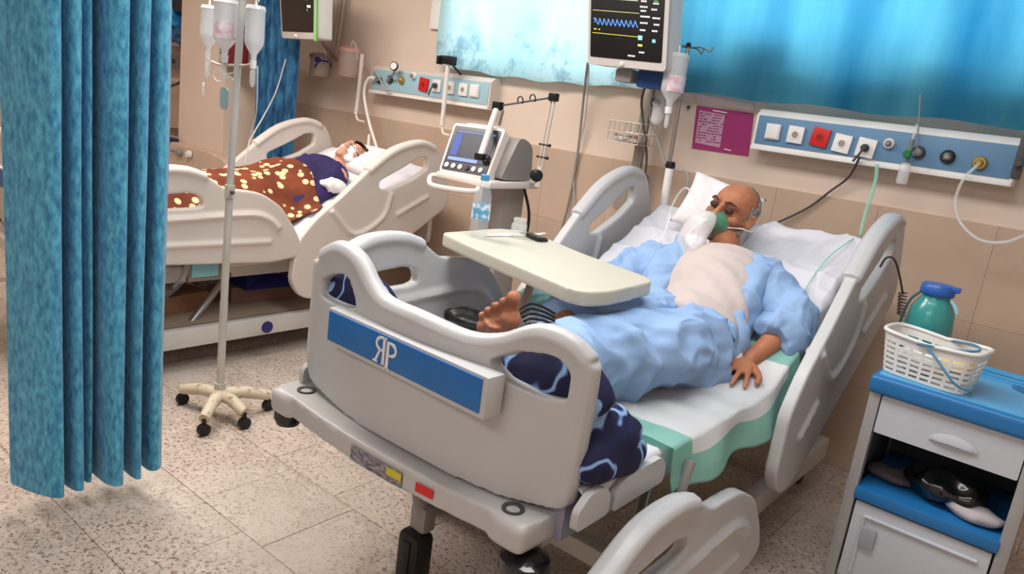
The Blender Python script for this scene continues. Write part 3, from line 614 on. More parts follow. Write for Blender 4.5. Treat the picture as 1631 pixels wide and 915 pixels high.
# clothes
SHIRTC = mat('blue_cotton', (142, 172, 210), .8, var=.04, bump=.05, bscale=300); VEST = mat('beige_vest', (196, 182, 176), .85, var=.03, bump=.1, bscale=250)
b = BM(); tube(b, cat_rom(SPINE[1:]+[(-1.142, 2.748, .916)], 4), [(.182, .118), (.180, .117), (.178, .114), (.174, .11)]+[SR[min(5, 1+i//4)] if i < 17 else (.11, .07) for i in range(4, 21)], 24)
for q in b.verts: pass
me = remesh(b, .007, 3); displace(me, lambda c: .013+folds(.010, 3, 9, 5, 2)(c)*(.5+.5*(c.y < 2.6))+.004*math.sin((c.y*1.1+c.x*.5)*70)*max(0, 1-abs(c.y-2.5)*7)); v = mverts(me)
obj('undershirt', me, VEST, root, angle=180)
b = BM()
for lg in (LEGN, LEGF): tube(b, cat_rom((lg[:4]+[tuple(Vector(lg[3]).lerp(Vector(lg[4]), .4))]) if lg is LEGN else lg[:3]+[tuple(Vector(lg[2]).lerp(Vector(lg[3]), .35))], 3), [.122-.002*i if i < 6 else .108-.002*(i-6) for i in range(13 if lg is LEGN else 10)], 16)
tube(b, cat_rom([(-1.07, 2.20, .72), (-1.07, 2.30, .73), (-1.065, 2.36, .74)], 3), [(.168, .096)]*4+[(.160, .092)]*3, 20)
me = remesh(b, .0065, 5)
def tf(c):
    a = .032*crease(Vector((c.x*3.2+c.y*3.4, c.y*3-c.x*4.5, c.z*4)), 3.4)+.012*crease(Vector((c.x*7-c.y*2, c.y*6+c.x*3, c.z*6+3)), 4)+.026*max(0, ridged(Vector((c.x*5+c.y*3, c.y*4.5-c.x*3, c.z*5)))-.25) + .016*max(0, ridged(Vector((c.x*9-c.y*4, c.y*7, c.z*9+4)))-.3)+.006*noise.noise(c*7)
    return a-.004
displace(me, tf); v = mverts(me); v[:, 2] = np.maximum(v[:, 2], .632+np.clip((v[:, 1]-2.24)*.49, 0, 1)); hi_ = v[:, 2] > .865; v[hi_, 2] = .865+(v[hi_, 2]-.865)*.3; setverts(me, v)
obj('trousers', me, SHIRTC, root, angle=180)
b = BM()
tube(b, cat_rom([tuple(SHL+Vector((-.03, .01, .0))), tuple(SHL.lerp(ELL, .4)), tuple(ELL), tuple(ELL.lerp(WRL, .42))], 4), [.072, .074, .075, .074, .074, .074, .075, .073, .072, .070, .068, .070, .074], 16)
tube(b, cat_rom([(-1.00, 2.75, .93), (-.955, 2.62, .865), (-.93, 2.48, .77), (-.915, 2.36, .70)], 4), [(.05, .075), (.05, .08), (.048, .08), (.046, .08), (.045, .08), (.042, .08), (.04, .075), (.04, .07), (.038, .065), (.036, .06), (.034, .055), (.032, .05), (.03, .045)], 14)
tube(b, cat_rom([(-1.02, 2.77, .955), (-1.05, 2.81, .96), (-1.09, 2.84, .955)], 3), [(.03, .016)]*7, 10)
tube(b, cat_rom([tuple(SHR+Vector((.03, .01, 0))), tuple(SHR.lerp(ELR, .5)), tuple(ELR), tuple(ELR.lerp(WRR, .5))], 4), [.072]*13, 16)
tube(b, cat_rom([(-1.28, 2.74, .93), (-1.28, 2.61, .875), (-1.245, 2.48, .80), (-1.225, 2.38, .72)], 4), [(.05, .07)]*13, 14)
me = remesh(b, .006, 5)
def sf(c): return .022*crease(Vector((c.x*6+c.y*4, c.y*5-c.x*5, c.z*6)), 3.5)+.018*max(0, ridged(Vector((c.x*9, c.y*6+c.x*4, c.z*7)))-.25)+.010*max(0, ridged(Vector((c.x*16+c.y*5, c.y*9, c.z*14)))-.35)
displace(me, sf); obj('shirt', me, SHIRTC, root, angle=180)

# oxygen mask with reservoir bag
mk = thing('oxygen_mask', hl(0, .1, -.04), 'green tinted oxygen mask with a milky reservoir bag on the man\'s face', 'mask')
MG = film('mask_green_plastic', (96, 178, 146), .38, .06)
b = BM(); lathe(b, hl(0, .066, -.042), [(.055, 0), (.050, .012), (.042, .035), (.028, .055), (.014, .066), (.012, .075)], 24, F, cap=False); solidify(b, .0015)
for q in b.verts: pass
obj('mask_shell', b, MG, mk)
b = BM(); lathe(b, hl(0, .125, -.045), [(.012, 0), (.016, .005), (.016, .02), (.011, .025)], 16, F); lathe(b, hl(-.03, .09, -.035), [(.012, 0), (.012, .008)], 14, (F*.6-S*.6)); lathe(b, hl(.03, .09, -.035), [(.012, 0), (.012, .008)], 14, (F*.6+S*.6)); obj('mask_valve', b, mat('valve_green', (40, 140, 100), .3), mk)
for s in (-1, 1):
    b = BM(); stube(b, [hl(s*.046, .062, -.045), hl(s*.082, .03, -.03), hl(s*.096, -.015, -.03), hl(s*.08, -.07, -.02)], .0028, 6); obj('elastic_strap', b, WHITE, mk)
b = BM(); nb = [hl(0, .15, -.055), at(1120, 350, y=2.71), at(1106, 374, y=2.68), at(1096, 400, y=2.64), at(1088, 424, y=2.60)]
tube(b, cat_rom(nb, 5), [.012, .020, .032, .042, .050, .055, .059, .061, .063, .064, .065, .065, .064, .063, .061, .058, .054, .048, .040, .030, .014], 18, flat=.62)
me = remesh(b, .005, 4); displace(me, folds(.010, 12, 9, 9, 6)); obj('reservoir_bag', me, film('bag_plastic', (236, 230, 232), .62, .2), mk, angle=180)
TUBEG = film('oxygen_tubing', (160, 222, 196), .55, .2)
b = BM(); stube(b, [at(1083, 418, y=2.60), at(1092, 440, y=2.54), at(1112, 462, y=2.46), at(1136, 486, y=2.385), at(1152, 508, y=2.335), at(1162, 530, y=2.31)], .005, 8); obj('oxygen_tube', b, TUBEG, mk)
b = BM(); stube(b, [hl(0, .14, -.05), at(1095, 300, y=2.80), at(1072, 325, y=2.80), at(1062, 362, y=2.76), at(1048, 392, y=2.72), (-1.44, 2.76, .95)], .004, 8); obj('corrugated_tube', b, CLEAR2, mk)
def onsheet(px, py, lift=.02):
    for k in range(200):
        y = 1.4+k*.009; p = at(px, py, y=y)
        if p.z <= surf(y)+lift+.022: return p
    return p
ot = thing('oxygen_line', at(1370, 370, y=3.22), 'pale green oxygen line running from the wall unit down over the wrinkled sheet', 'tube')
b = BM(); stube(b, [at(1397, 262, y=3.36), at(1394, 290, y=3.36), at(1380, 335, y=3.33), at(1370, 375, y=3.30)], .008, 8); obj('line_sleeve', b, TUBEG, ot)
b = BM(); stube(b, [at(1370, 375, y=3.30), onsheet(1352, 385, .03), onsheet(1320, 410, .03), onsheet(1292, 445, .03), onsheet(1275, 480, .03), onsheet(1262, 508, .03), onsheet(1240, 545, .03)], .0032, 6); obj('line', b, TUBEG, ot)
# bits on the bed
def crumple(name, c, r, s, m, label, cat, seed, amp=.4, vox=.005):
    b = BM(); ball(b, c, r, 24, s); me = remesh(b, vox, 1); displace(me, lambda q: r*amp*(ridged((q-Vector(c))*14+Vector((seed, 0, 0)))-.5)); v = mverts(me); 
    o = obj(name, me, m, angle=180); return setp(o, label, cat)
crumple('packet', at(1162, 565, z=.705), .045, (.8, .9, .7), mat('red_white_wrap', (214, 40, 62), .4, rgb2=(240, 224, 226), scale=22, lo=.47, hi=.52), 'crumpled red and white wrapper tucked between the patient\'s hip and hand', 'wrapper', 2)
crumple('cloth', at(905, 480, y=2.1), .055, (1.2, .8, .5), mat('tissue_white', (232, 230, 232), .9), 'crumpled white cloth under the overbed table beyond the patient\'s legs', 'cloth', 5)
crumple('bag', at(860, 478, z=.70)+Vector((-.01, 0, 0)), .07, (1.2, 1, .35), film('teal_film', (120, 190, 185), .55, .2), 'thin teal plastic bag beside the patient\'s ankle', 'bag', 8)
crumple('shoe', at(745, 508, z=.70), .075, (1.3, .8, .42), BLACK, 'flat black slipper-like pouch lying beside the patient\'s bare foot', 'pouch', 9, .12)
cb = thing('cable_bundle', at(850, 500, z=.68), 'tangle of thin black monitor leads beside the patient\'s legs', 'cable')
for k in range(5):
    b = BM(); pts = [at(826+3*k, 494+6*k, y=1.56), at(846, 484+8*k, y=1.60), at(866, 490+7*k, y=1.62), at(884, 500+6*k, y=1.64)]; stube(b, pts, .0035, 6); obj('cable', b, BLACK, cb)

# ---------------------------------------------------------------- overbed table and the things on it
ot_ = thing('overbed_table', (-1.75, 2.15, 0), 'cream overbed table with a rounded top reaching across the foreground bed', 'table')
CREAM = mat('cream_laminate', (198, 194, 178), .35, var=.02, scale=3)
b = BM(); lp = [(-1.815, 1.90), (-1.62, 1.835), (-1.35, 1.765), (-1.12, 1.70), (-1.07, 1.715), (-1.045, 1.80), (-1.055, 2.06), (-1.11, 2.10), (-1.40, 2.18), (-1.62, 2.27), (-1.76, 2.30), (-1.82, 2.22)]
extrude_poly(b, rounded([Vector((x, y, .905)) for x, y in lp], .03), (0, 0, .045)); me = remesh(b, .006, 3); obj('table_top', me, CREAM, ot_, angle=180)
b = BM(); tube(b, [(-1.82, 2.16, .905), (-1.82, 2.16, .12)], .024, 12); tube(b, [(-1.82, 2.16, .55), (-1.82, 2.16, .1)], .032, 12); obj('table_column', b, METW, ot_)
b = BM(); span(b, (-1.86, 1.95, .05), (-1.80, 2.42, .10), .01); span(b, (-1.84, 2.0, .06), (-1.30, 2.04, .09), .006); obj('table_base', b, METW, ot_)
b = BM(); stube(b, [at(800, 405, y=2.25), at(845, 445, y=2.2), at(815, 520, y=2.15)], .016, 8); obj('table_brace', b, mat('beige_steel', (190, 160, 135), .4), ot_)
# water bottle
bc = at(761, 379, z=.95); bt = thing('water_bottle', bc, 'clear plastic water bottle with blue cap and label on the cream overbed table', 'bottle')
b = BM(); lathe(b, bc, [(.028, .001), (.031, .008), (.030, .02), (.032, .03), (.030, .045), (.032, .06), (.031, .12), (.032, .14), (.026, .165), (.014, .190), (.0125, .205)], 24, cap=False); obj('bottle_body', b, film('bottle_pet', (215, 232, 240), .2, .04), bt)
b = BM(); lathe(b, bc, [(.0322, .068), (.0322, .120)], 24, cap=False); solidify(b, .0008); obj('bottle_label', b, mat('bottle_label_print', (96, 165, 205), .4, rgb2=(225, 235, 240), scale=40, lo=.45, hi=.55), bt)
b = BM(); lathe(b, bc, [(.015, .200), (.015, .218), (.013, .220)], 20); obj('bottle_cap', b, mat('cap_blue', (70, 150, 200), .4), bt)
jc = at(825, 378, z=.953); jt = thing('glass_jar', jc, 'small empty glass jar standing on a paper towel on the overbed table', 'jar')
b = BM(); lathe(b, jc, [(.026, .0), (.029, .006), (.029, .045), (.023, .055), (.022, .060)], 24, cap=False); solidify(b, .002); obj('jar_body', b, film('jar_glass', (232, 236, 236), .24, .03), jt)
b = BM(); lathe(b, jc, [(.024, .058), (.024, .068), (.022, .070)], 24); obj('jar_lid', b, film('jar_lid_clear', (225, 225, 220), .4, .1), jt)
def tow(u, v):
    p = at(782, 374, z=.953).lerp(at(862, 374, z=.953), u) + Vector((-.02, .10, 0))*(v-.5)*1.1; p.z = .953+.004*abs(noise.noise(Vector((u*5, v*5, 1)))); return p
b = grid(tow, 20, 14); solidify(b, .0015); setp(obj('paper_towel', b, mat('paper_white', (236, 228, 222), .9), angle=180), 'white paper towel spread under the jar on the overbed table', 'paper')
pc = at(850, 377, z=.957); ph = thing('mobile_phone', pc, 'black phone and dark case lying at the back edge of the overbed table', 'phone')
b = BM(); box(b, pc, (.13, .045, .009), .003, Matrix.Rotation(-.35, 3, 'Z')); obj('phone_body', b, BLACK, ph)
b = BM(); box(b, pc+Vector((0, 0, .006)), (.115, .036, .002), .001, Matrix.Rotation(-.35, 3, 'Z')); obj('phone_screen', b, mat('dark_screen', (14, 14, 18), .1), ph)
# ---------------------------------------------------------------- wall units
BLU1 = mat('unit_blue', (98, 138, 172), .45, var=.03); BLU2 = mat('unit_pale_blue', (158, 194, 206), .45, var=.03)
def wall_unit(x0, x1, m, label, pale):
    t = thing('wall_unit', ((x0+x1)/2, YB, 1.44), label, 'wall unit'); yf = 3.455
    b = BM(); lp = [(YB, 1.355), (yf+.03, 1.355), (yf, 1.372), (yf, 1.515), (yf+.035, 1.54), (YB, 1.545)]
    extrude_poly(b, [Vector((x0, y, z)) for y, z in lp], (x1-x0, 0, 0)); obj('unit_body', b, WHITE if not pale else PL2, t)
    b = BM(); span(b, (x0+.012, yf-.004, 1.385), (x1-.012, yf+.01, 1.512), .001); obj('front_panel', b, m, t)
    b = BM(); span(b, (x0, yf-.012, 1.358), (x1, yf+.02, 1.374), .003); obj('bottom_rail', b, WHITE, t); return t
def q_at(px, py): return at(px, py, y=3.45)
def socket(t, px, py, m, kind, r=.032, rotz=0):
    r = r*1.17
    p = q_at(px, py)
    R = Matrix.Rotation(rotz, 3, 'Y')
    b = BM(); box(b, p+Vector((0, -.006, 0)), (r*2, .014, r*2.1), .003, R); o = obj({'switch': 'light_switch'}.get(kind, 'power_socket'), b, m, t)
    if kind == 'switch': b = BM(); box(b, p+Vector((0, -.015, .0)), (r*1.7, .006, r*1.75), .001, R); obj('rocker', b, m, o)
    else:
        b = BM(); lathe(b, p+Vector((0, -.0125, 0)), [(.018, 0), (.0195, .002), (.019, .003)], 18, (0, -1, 0)); obj('socket_ring', b, m, o)
        b = BM(); lathe(b, p+Vector((0, -.0128, 0)), [(.0145, 0), (.0145, .003)], 18, (0, -1, 0)); s = obj('socket_well', b, mat('socket_well_red', (140, 20, 24), .6) if m is REDP else mat('socket_well_grey', (150, 142, 134), .6), o)
    if kind == 'plug':
        b = BM(); lathe(b, p+Vector((0, -.014, 0)), [(.016, 0), (.016, .02), (.008, .03)], 14, (0, -1, 0)); stube(b, [p+Vector((0, -.04, 0)), p+Vector((-.01, -.05, -.03)), p+Vector((-.03, -.04, -.06))], .005, 8); obj('plug', b, DGREY, o)
    return o
BRASS = mat('brass', (190, 160, 84), .35, metal=.7)
def gas_outlet(t, px, py, m, inner, r=.022, label=None):
    p = q_at(px, py); b = BM(); lathe(b, p, [(r, 0), (r, .012), (r*.82, .02), (r*.75, .02)], 22, (0, -1, 0)); o = obj('gas_outlet', b, m, t, label=label)
    b = BM(); lathe(b, p+Vector((0, -.014, 0)), [(r*.6, 0), (r*.6, .012), (r*.3, .02)], 16, (0, -1, 0)); obj('outlet_valve', b, inner, o); return o
wu = wall_unit(-1.405, -.365, BLU1, 'blue fronted wall unit with sockets and gas outlets above the head of the foreground bed', False)
socket(wu, 1232, 210, WHITE, 'switch', .028); socket(wu, 1268, 215, WHITE, 'socket', .03, .03); socket(wu, 1307, 219, REDP, 'socket', .032, .12); socket(wu, 1342, 229, WHITE, 'socket', .031, .1); socket(wu, 1380, 236, WHITE, 'plug', .032, .1)
gas_outlet(wu, 1417, 229, WHITE, GREY, .022); gas_outlet(wu, 1463, 243, DGREY, GREY, .026); gas_outlet(wu, 1510, 250, BLACK, STEEL, .027, 'black outlet'); gas_outlet(wu, 1561, 260, BRASS, BRASS, .026, 'brass coloured outlet')
wl = wall_unit(-4.10, -3.03, BLU2, 'pale blue wall unit below the bright window curtain, above the bed behind', True)
socket(wl, 676, 135, REDP, 'socket', .033, .1); socket(wl, 697, 137, WHITE, 'plug', .03); socket(wl, 718, 140, WHITE, 'socket', .03); socket(wl, 739, 143, WHITE, 'socket', .03); socket(wl, 757, 145, WHITE, 'switch', .03)
gas_outlet(wl, 605, 128, BLACK, STEEL, .022); gas_outlet(wl, 622, 127, DGREY, GREY, .026); gas_outlet(wl, 641, 128, BRASS, BRASS, .024); gas_outlet(wl, 660, 121, WHITE, GREY, .022)
g = thing('pressure_gauge', q_at(629, 108), 'round chrome pressure gauge sticking up from the pale blue wall unit', 'gauge')
b = BM(); p = at(629, 106, y=3.40); lathe(b, p, [(.026, 0), (.028, .004), (.028, .016), (.024, .018)], 24, (.35, -1, .1)); obj('gauge_body', b, mat('gauge_black', (40, 38, 36), .3, metal=.5), g)
b = BM(); lathe(b, p+Vector((.35, -1, .1)).normalized()*.0175, [(.022, 0), (.022, .002)], 24, (.35, -1, .1)); obj('gauge_dial', b, WHITE, g)
b = BM(); stube(b, [p+Vector((0, 0, -.02)), p+Vector((-.01, 0, -.05)), q_at(622, 127)+Vector((0, -.02, 0))], .008, 8); obj('gauge_stem', b, STEEL, g)
# flow meter on the near unit
fm = thing('oxygen_flow_meter', q_at(1455, 245), 'small oxygen flow meter with green knob and clear humidifier cup on the blue wall unit', 'flow meter')
p = at(1447, 246, y=3.40); b = BM(); cyl(b, p+Vector((.03, .04, .01)), p, .011, n=12); cyl(b, p+Vector((0, 0, -.03)), p+Vector((0, 0, .06)), .010, n=12); obj('meter_body', b, mat('meter_grey', (120, 128, 124), .35), fm)
b = BM(); lathe(b, p+Vector((0, -.01, .0)), [(.014, 0), (.016, .004), (.016, .018), (.012, .022)], 14, (0, -1, 0)); obj('meter_knob', b, mat('knob_green', (20, 120, 60), .35), fm)
b = BM(); lathe(b, p+Vector((0, 0, -.12)), [(.018, 0), (.022, .006), (.022, .075), (.015, .085)], 20, cap=False); obj('humidifier_cup', b, CLEAR2, fm)
b = BM(); cyl(b, p+Vector((0, 0, .05)), p+Vector((.004, 0, .12)), .005, n=10); obj('meter_tube', b, CLEAR2, fm)
def cable(name, pts, r, m, label, cat='cable', sub=6):
    b = BM(); stube(b, pts, r, 8, sub); return setp(obj(name, b, m), label, cat)
cable('suction_hose', [q_at(1561, 262)+Vector((0, -.03, 0)), at(1535, 285, y=3.40), at(1522, 320, y=3.40), at(1530, 355, y=3.40), at(1560, 382, y=3.38), at(1600, 386, y=3.36), at(1640, 372, y=3.34)], .006, CLEAR2, 'cloudy suction hose looping down from the brass coloured outlet', 'hose')
cable('mains_cable', [q_at(1372, 252)+Vector((0, -.03, 0)), at(1352, 282, y=3.5), at(1322, 305, y=3.52), at(1285, 332, y=3.52), at(1232, 357, y=3.50), at(1200, 366, y=3.45)], .005, DGREY, 'dark mains cable slanting down the wall behind the near patient\'s head')
cable('pull_cord', [at(1466, 150, y=3.44), at(1463, 200, y=3.435), at(1460, 238, y=3.43)], .003, GREY, 'thin grey cord hanging in front of the blue curtain to the wall unit', 'cord')
b = BM(); p = at(1626, 252, y=3.42); box(b, p, (.03, .05, .16), .008); cyl(b, p+Vector((0, -.03, -.02)), p+Vector((0, -.05, -.02)), .012); setp(obj('regulator', b, DGREY), 'dark regulator at the right end of the blue wall unit, cut by the frame', 'regulator')
# poster
PO = [at(1110, 168, y=3.545), at(1201, 181, y=3.545), at(1192, 249, y=3.545), at(1102, 236, y=3.545)]
def quad(bm, c, lift=0, t=.001): extrude_poly(bm, [Vector((q.x, q.y-lift, q.z)) for q in c], (0, t, 0))
def pin(u, v): a = PO[0].lerp(PO[1], u); d = PO[3].lerp(PO[2], u); return a.lerp(d, v)
po = thing('poster', PO[3], 'magenta notice with a pale text column on the wall left of the blue wall unit', 'poster')
b = BM(); quad(b, PO, .001); obj('poster_sheet', b, mat('magenta_print', (166, 50, 112), .5, var=.06), po)
b = BM(); quad(b, [pin(.06, .10), pin(.52, .13), pin(.50, .90), pin(.05, .86)], .0035); tp = obj('text_panel', b, mat('pale_pink_print', (200, 150, 176), .6), po)
b = BM()
for r_ in range(11):
    v = .15+r_*.063; u = .08
    while u < .47:
        w_ = random.uniform(.02, .06)
        if random.random() < .8: quad(b, [pin(u, v), pin(u+w_, v), pin(u+w_, v+.022), pin(u, v+.022)], .005, .0005)
        u += w_+.014
obj('text_lines', b, mat('text_print', (120, 66, 100), .6), tp, kind='stuff')
b = BM(); quad(b, [pin(.58, .90), pin(.70, .915), pin(.70, .94), pin(.58, .925)], .004); quad(b, [pin(.30, .05), pin(.55, .06), pin(.55, .085), pin(.30, .075)], .004); obj('poster_caption', b, WHITE, po, kind='stuff')
b = BM(); quad(b, [at(1104, 148, y=3.545), at(1200, 166, y=3.545), at(1200, 177, y=3.545), at(1112, 165, y=3.545)], 0); setp(obj('paper_note', b, mat('note_paper', (232, 205, 200), .8)), 'strip of pale paper on the wall just above the magenta notice', 'paper')

# ---------------------------------------------------------------- patient monitors
EMI = {}
def glow(name, rgb, e=1.2): return mat('glow_'+name, rgb, .6, emit=e, var=0)
def monitor(tl, tr, br, bl, label, main):
    """screen rectangle given by its four corners"""
    t = thing('patient_monitor', (bl+br)/2, label, 'monitor'); n = (tr-tl).cross(bl-tl).normalized()
    n = n if n.y < 0 else -n
    def sp(u, v, l=0): return tl.lerp(tr, u).lerp(bl.lerp(br, u), v)+n*l
    def slab(u0, v0, u1, v1, l0, l1, m, nm, par, bev=0, **k):
        b = BM(); c = [sp(u0, v0, l0), sp(u1, v0, l0), sp(u1, v1, l0), sp(u0, v1, l0)]
        extrude_poly(b, rounded(c, bev, 5) if bev else c, n*(l1-l0)); return obj(nm, b, m, par, **k)
    slab(-.045, -.06, 1.055, 1.10, -.10, -.004, mat('monitor_casing', (196, 190, 184), .4), 'monitor_casing', t, .02)
    slab(-.045, -.06, 1.055, 1.10, -.010, .006, mat('monitor_casing', (196, 190, 184), .4), 'bezel', t, .02)
    s = slab(0, 0, 1, 1, .004, .009, mat('screen_black', (9, 10, 13), .3), 'screen', t, .008)
    def line(pts, m, nm, w=.004):
        b = BM()
        for (u0, v0), (u1, v1) in zip(pts, pts[1:]):
            d = Vector((u1-u0, (v1-v0))); d.normalize(); px, py = -d.y*w, d.x*w
            extrude_poly(b, [sp(u0+px, v0+py, .0095), sp(u1+px, v1+py, .0095), sp(u1-px, v1-py, .0095), sp(u0-px, v0-py, .0095)], n*.0006)
        return obj(nm, b, m, s, smooth=False)
    if main:
        v0 = .20; line([(.03, .245), (.66, .25)], glow('white', (200, 200, 190)), 'trace', .003); line([(.03, .40), (.68, .405)], glow('beige', (190, 180, 120)), 'trace', .003)
        pts = []
        for k in range(10):
            u = .06+k*.062; pts += [(u, .56), (u+.012, .50), (u+.05, .585)]
        line(pts, glow('blue', (70, 120, 190)), 'trace', .006); line([(.03, .69), (.68, .70)], glow('yellow', (200, 190, 60)), 'trace', .003)
        def blocks(L, m, nm):
            b = BM()
            for u, v, w_, h in L: extrude_poly(b, [sp(u, v, .0095), sp(u+w_, v, .0095), sp(u+w_, v+h, .0095), sp(u, v+h, .0095)], n*.0006)
            obj(nm, b, m, s, smooth=False, kind='stuff')
        wd = []
        for u, v, k in ((.70, .24, 3), (.69, .31, 4), (.70, .36, 3), (.70, .43, 5), (.86, .44, 4), (.70, .51, 4), (.88, .52, 3), (.70, .60, 3), (.86, .60, 3), (.70, .88, 3), (.55, .935, 4), (.86, .26, 3), (.84, .335, 3)):
            for i in range(k): wd.append((u+i*.026, v, .018, .020))
        blocks(wd, glow('text', (215, 215, 210)), 'readout_text'); blocks([(.68, .68, .055, .055), (.87, .715, .04, .04)], glow('cyan', (110, 205, 230), 1.5), 'readout_square')
        blocks([(.68, .79, .06, .025), (.05, .635, .04, .012), (.12, .637, .02, .012)], glow('yel', (220, 210, 70)), 'readout_yellow')
        blocks([(.0, .14, 1, .045)], glow('greenbar', (120, 190, 70)), 'status_bar'); blocks([(.84, .20, .10, .02), (.87, .235, .05, .012)], glow('green', (60, 170, 60)), 'readout_green')
        blocks([(.04, .50, .03, .015)], glow('blue', (70, 120, 190)), 'readout_blue')
        for u in (-.03, 1.0): slab(u, .05, u+.05, .19, .006, .014, mat('alarm_red', (255, 60, 40), .4, emit=2.5, var=0), 'alarm_light', t, .004)
        b = BM(); ball(b, sp(.47, 1.06, .008), .012, 12); obj('power_button', b, WHITE, t)
    else:
        b = BM()
        for k in range(9): 
            v = .22+k*.055; u = .70+.03*(k % 3); extrude_poly(b, [sp(u, v, .0095), sp(u+.07, v, .0095), sp(u+.07, v+.03, .0095), sp(u, v+.03, .0095)], n*.0006)
        obj('readout_green', b, glow('green2', (130, 220, 110)), s, smooth=False, kind='stuff')
        line([(.05, .22), (.65, .225)], glow('green2', (130, 220, 110)), 'trace', .003); line([(.05, .40), (.65, .405)], glow('beige', (190, 180, 120)), 'trace', .003)
        slab(.80, .60, .92, .635, .0095, .010, glow('text', (215, 215, 210)), 'readout_text', s)
        b = BM(); cyl(b, sp(1.05, .3, .004), sp(1.07, 1.13, .008), .008); obj('green_strip', b, mat('green_trim', (120, 190, 90), .4), t)
        b = BM(); ball(b, sp(.45, 1.06, .008), .011, 12); obj('power_button', b, WHITE, t)
    return t
monitor(at(944, -34, y=3.1), at(1062, -28, y=3.06), at(1055, 101, y=3.06), at(942, 90, y=3.1), 'large patient monitor with black screen and red alarm lights above the foreground bed', True)
monitor(at(446, -60, y=3.05), at(502, -56, y=2.92), at(501, 52, y=2.92), at(452, 50, y=3.05), 'patient monitor with green readouts at the top left, above the bed behind', False)
b = BM(); c = at(1003, 122, y=3.2); box(b, c, (.09, .12, .06), .01); cyl(b, c, (c.x, YB, c.z), .025); setp(obj('monitor_bracket', b, GREY), 'grey wall bracket under the large monitor', 'bracket')
b = BM(); c = at(1042, 128, y=3.2); box(b, c, (.13, .10, .08), .012); setp(obj('module_box', b, mat('module_blue', (24, 64, 122), .4)), 'dark blue module box hanging under the right side of the large monitor', 'box')
rl = thing('wall_rail', at(1026, 300, y=3.45), 'grey vertical equipment rail on the wall under the large monitor', 'rail')
b = BM(); a0 = at(1030, 135, y=3.42); box(b, (a0.x, 3.46, (a0.z+1.0)/2), (.05, .03, a0.z-1.0), .004); obj('rail_post', b, mat('rail_steel', (160, 152, 142), .35, metal=.4), rl)
b = BM(); box(b, (a0.x-.03, 3.49, 1.05), (.14, .08, .2), .01); obj('rail_box', b, mat('rail_housing', (150, 140, 128), .5), rl)
# wire basket
wb = thing('wire_basket', at(998, 215, y=3.30), 'clear wire basket clipped to the equipment rail beside the bed', 'basket')
BX0, BX1 = at(978, 200, y=3.3).x, at(1018, 200, y=3.3).x+.03; z0, z1 = 1.30, 1.40; WR = mat('basket_wire', (188, 180, 172), .35, metal=.3)
def wire(pts): b = BM(); tube(b, pts, .0028, 6); obj('basket_wire', b, WR, wb)
for z in (z0, (z0+z1)/2, z1): wire([(BX0, 3.26, z), (BX1, 3.26, z), (BX1, 3.42, z), (BX0, 3.42, z), (BX0, 3.26, z)])
for i in range(7): x = BX0+(BX1-BX0)*i/6; wire([(x, 3.26, z1), (x, 3.26, z0), (x, 3.42, z0), (x, 3.42, z1)])
b = BM(); box(b, ((BX0+BX1)/2, 3.34, z0+.025), (.13, .12, .035), .008); setp(obj('supply_pack', b, mat('pack_brown', (150, 120, 104), .6, rgb2=(220, 214, 206), scale=30)), 'small pack of supplies lying in the wire basket', 'pack')
# IV pole by the foreground bed
ivp = thing('iv_pole', at(1063, 320, y=3.25), 'steel drip pole with a white foot sleeve standing behind the foreground bed', 'drip pole')
pt, pb_ = at(1096, 76, y=3.25), at(1062, 322, y=3.25)
b = BM(); tube(b, [pt, at(1066, 262, y=3.25)], .0095, 10); obj('pole', b, STEEL, ivp)
b = BM(); tube(b, [at(1067, 268, y=3.25), at(1057, 330, y=3.25), Vector((pb_.x, 3.25, .9))], .02, 14); obj('pole_sleeve', b, WHITE, ivp)
b = BM(); lathe(b, at(1067, 268, y=3.25), [(.022, 0), (.024, .01), (.02, .03)], 14); obj('pole_collar', b, BLACK, ivp)
for dx_, dy_ in ((-.10, 0), (.11, .0), (0, -.09), (.02, .1)):
    b = BM(); stube(b, [pt, pt+Vector((dx_*.6, dy_*.6, .004)), pt+Vector((dx_, dy_, -.012)), pt+Vector((dx_*1.08, dy_*1.08, .01))], .004, 6); obj('pole_hook', b, STEEL, ivp)
b = BM(); ball(b, pt+Vector((0, 0, .012)), .012, 10); obj('pole_knob', b, BLACK, ivp)
def iv_bottle(top, H, R, label, tint, with_drip=True, m=None, group=None):
    t = thing('drip_bottle', top, label, 'drip bottle', group); d = Vector((0, 0, -1))
    b = BM(); lathe(b, top+d*H, [(R*.18, -.0), (R*.3, H*.03), (R*.32, H*.10), (R*.75, H*.22), (R*.98, H*.30), (R, H*.40), (R*.97, H*.88), (R*1.05, H*.92), (R*.9, H*.99), (R*.3, H)], 22)
    obj('bottle_body', b, m or film('drip_plastic', (222, 224, 226), .62, .2), t)
    b = BM(); lathe(b, top+d*H*.72, [(R*1.01, 0), (R*1.01, H*.3)], 22, cap=False); bmesh.ops.delete(b, geom=[v for v in b.verts if (v.co-top).x < -.2*R], context='VERTS'); solidify(b, .001)
    if tint: obj('bottle_label', b, mat('drip_label', (212, 168, 178), .5, rgb2=(224, 220, 222), scale=50), t)
    else: b.free()
    b = BM(); cyl(b, top+d*H, top+d*(H+.03), R*.35, R*.3, 12); obj('bottle_port', b, WHITE, t)
    if with_drip:
        b = BM(); lathe(b, top+d*(H+.095), [(.003, 0), (.009, .008), (.0105, .02), (.0105, .055), (.006, .065)], 14); obj('drip_chamber', b, CLEAR2, t)
    b = BM(); stube(b, [top+Vector((-.004, 0, -.005)), top+Vector((0, 0, .03)), top+Vector((.004, 0, -.005))], .0025, 6); obj('hanger', b, WHITE, t)
    return t
iv_bottle(at(1081, 84, y=3.15), .235, .052, 'clear drip bottle with red print hanging beside the large monitor', True)
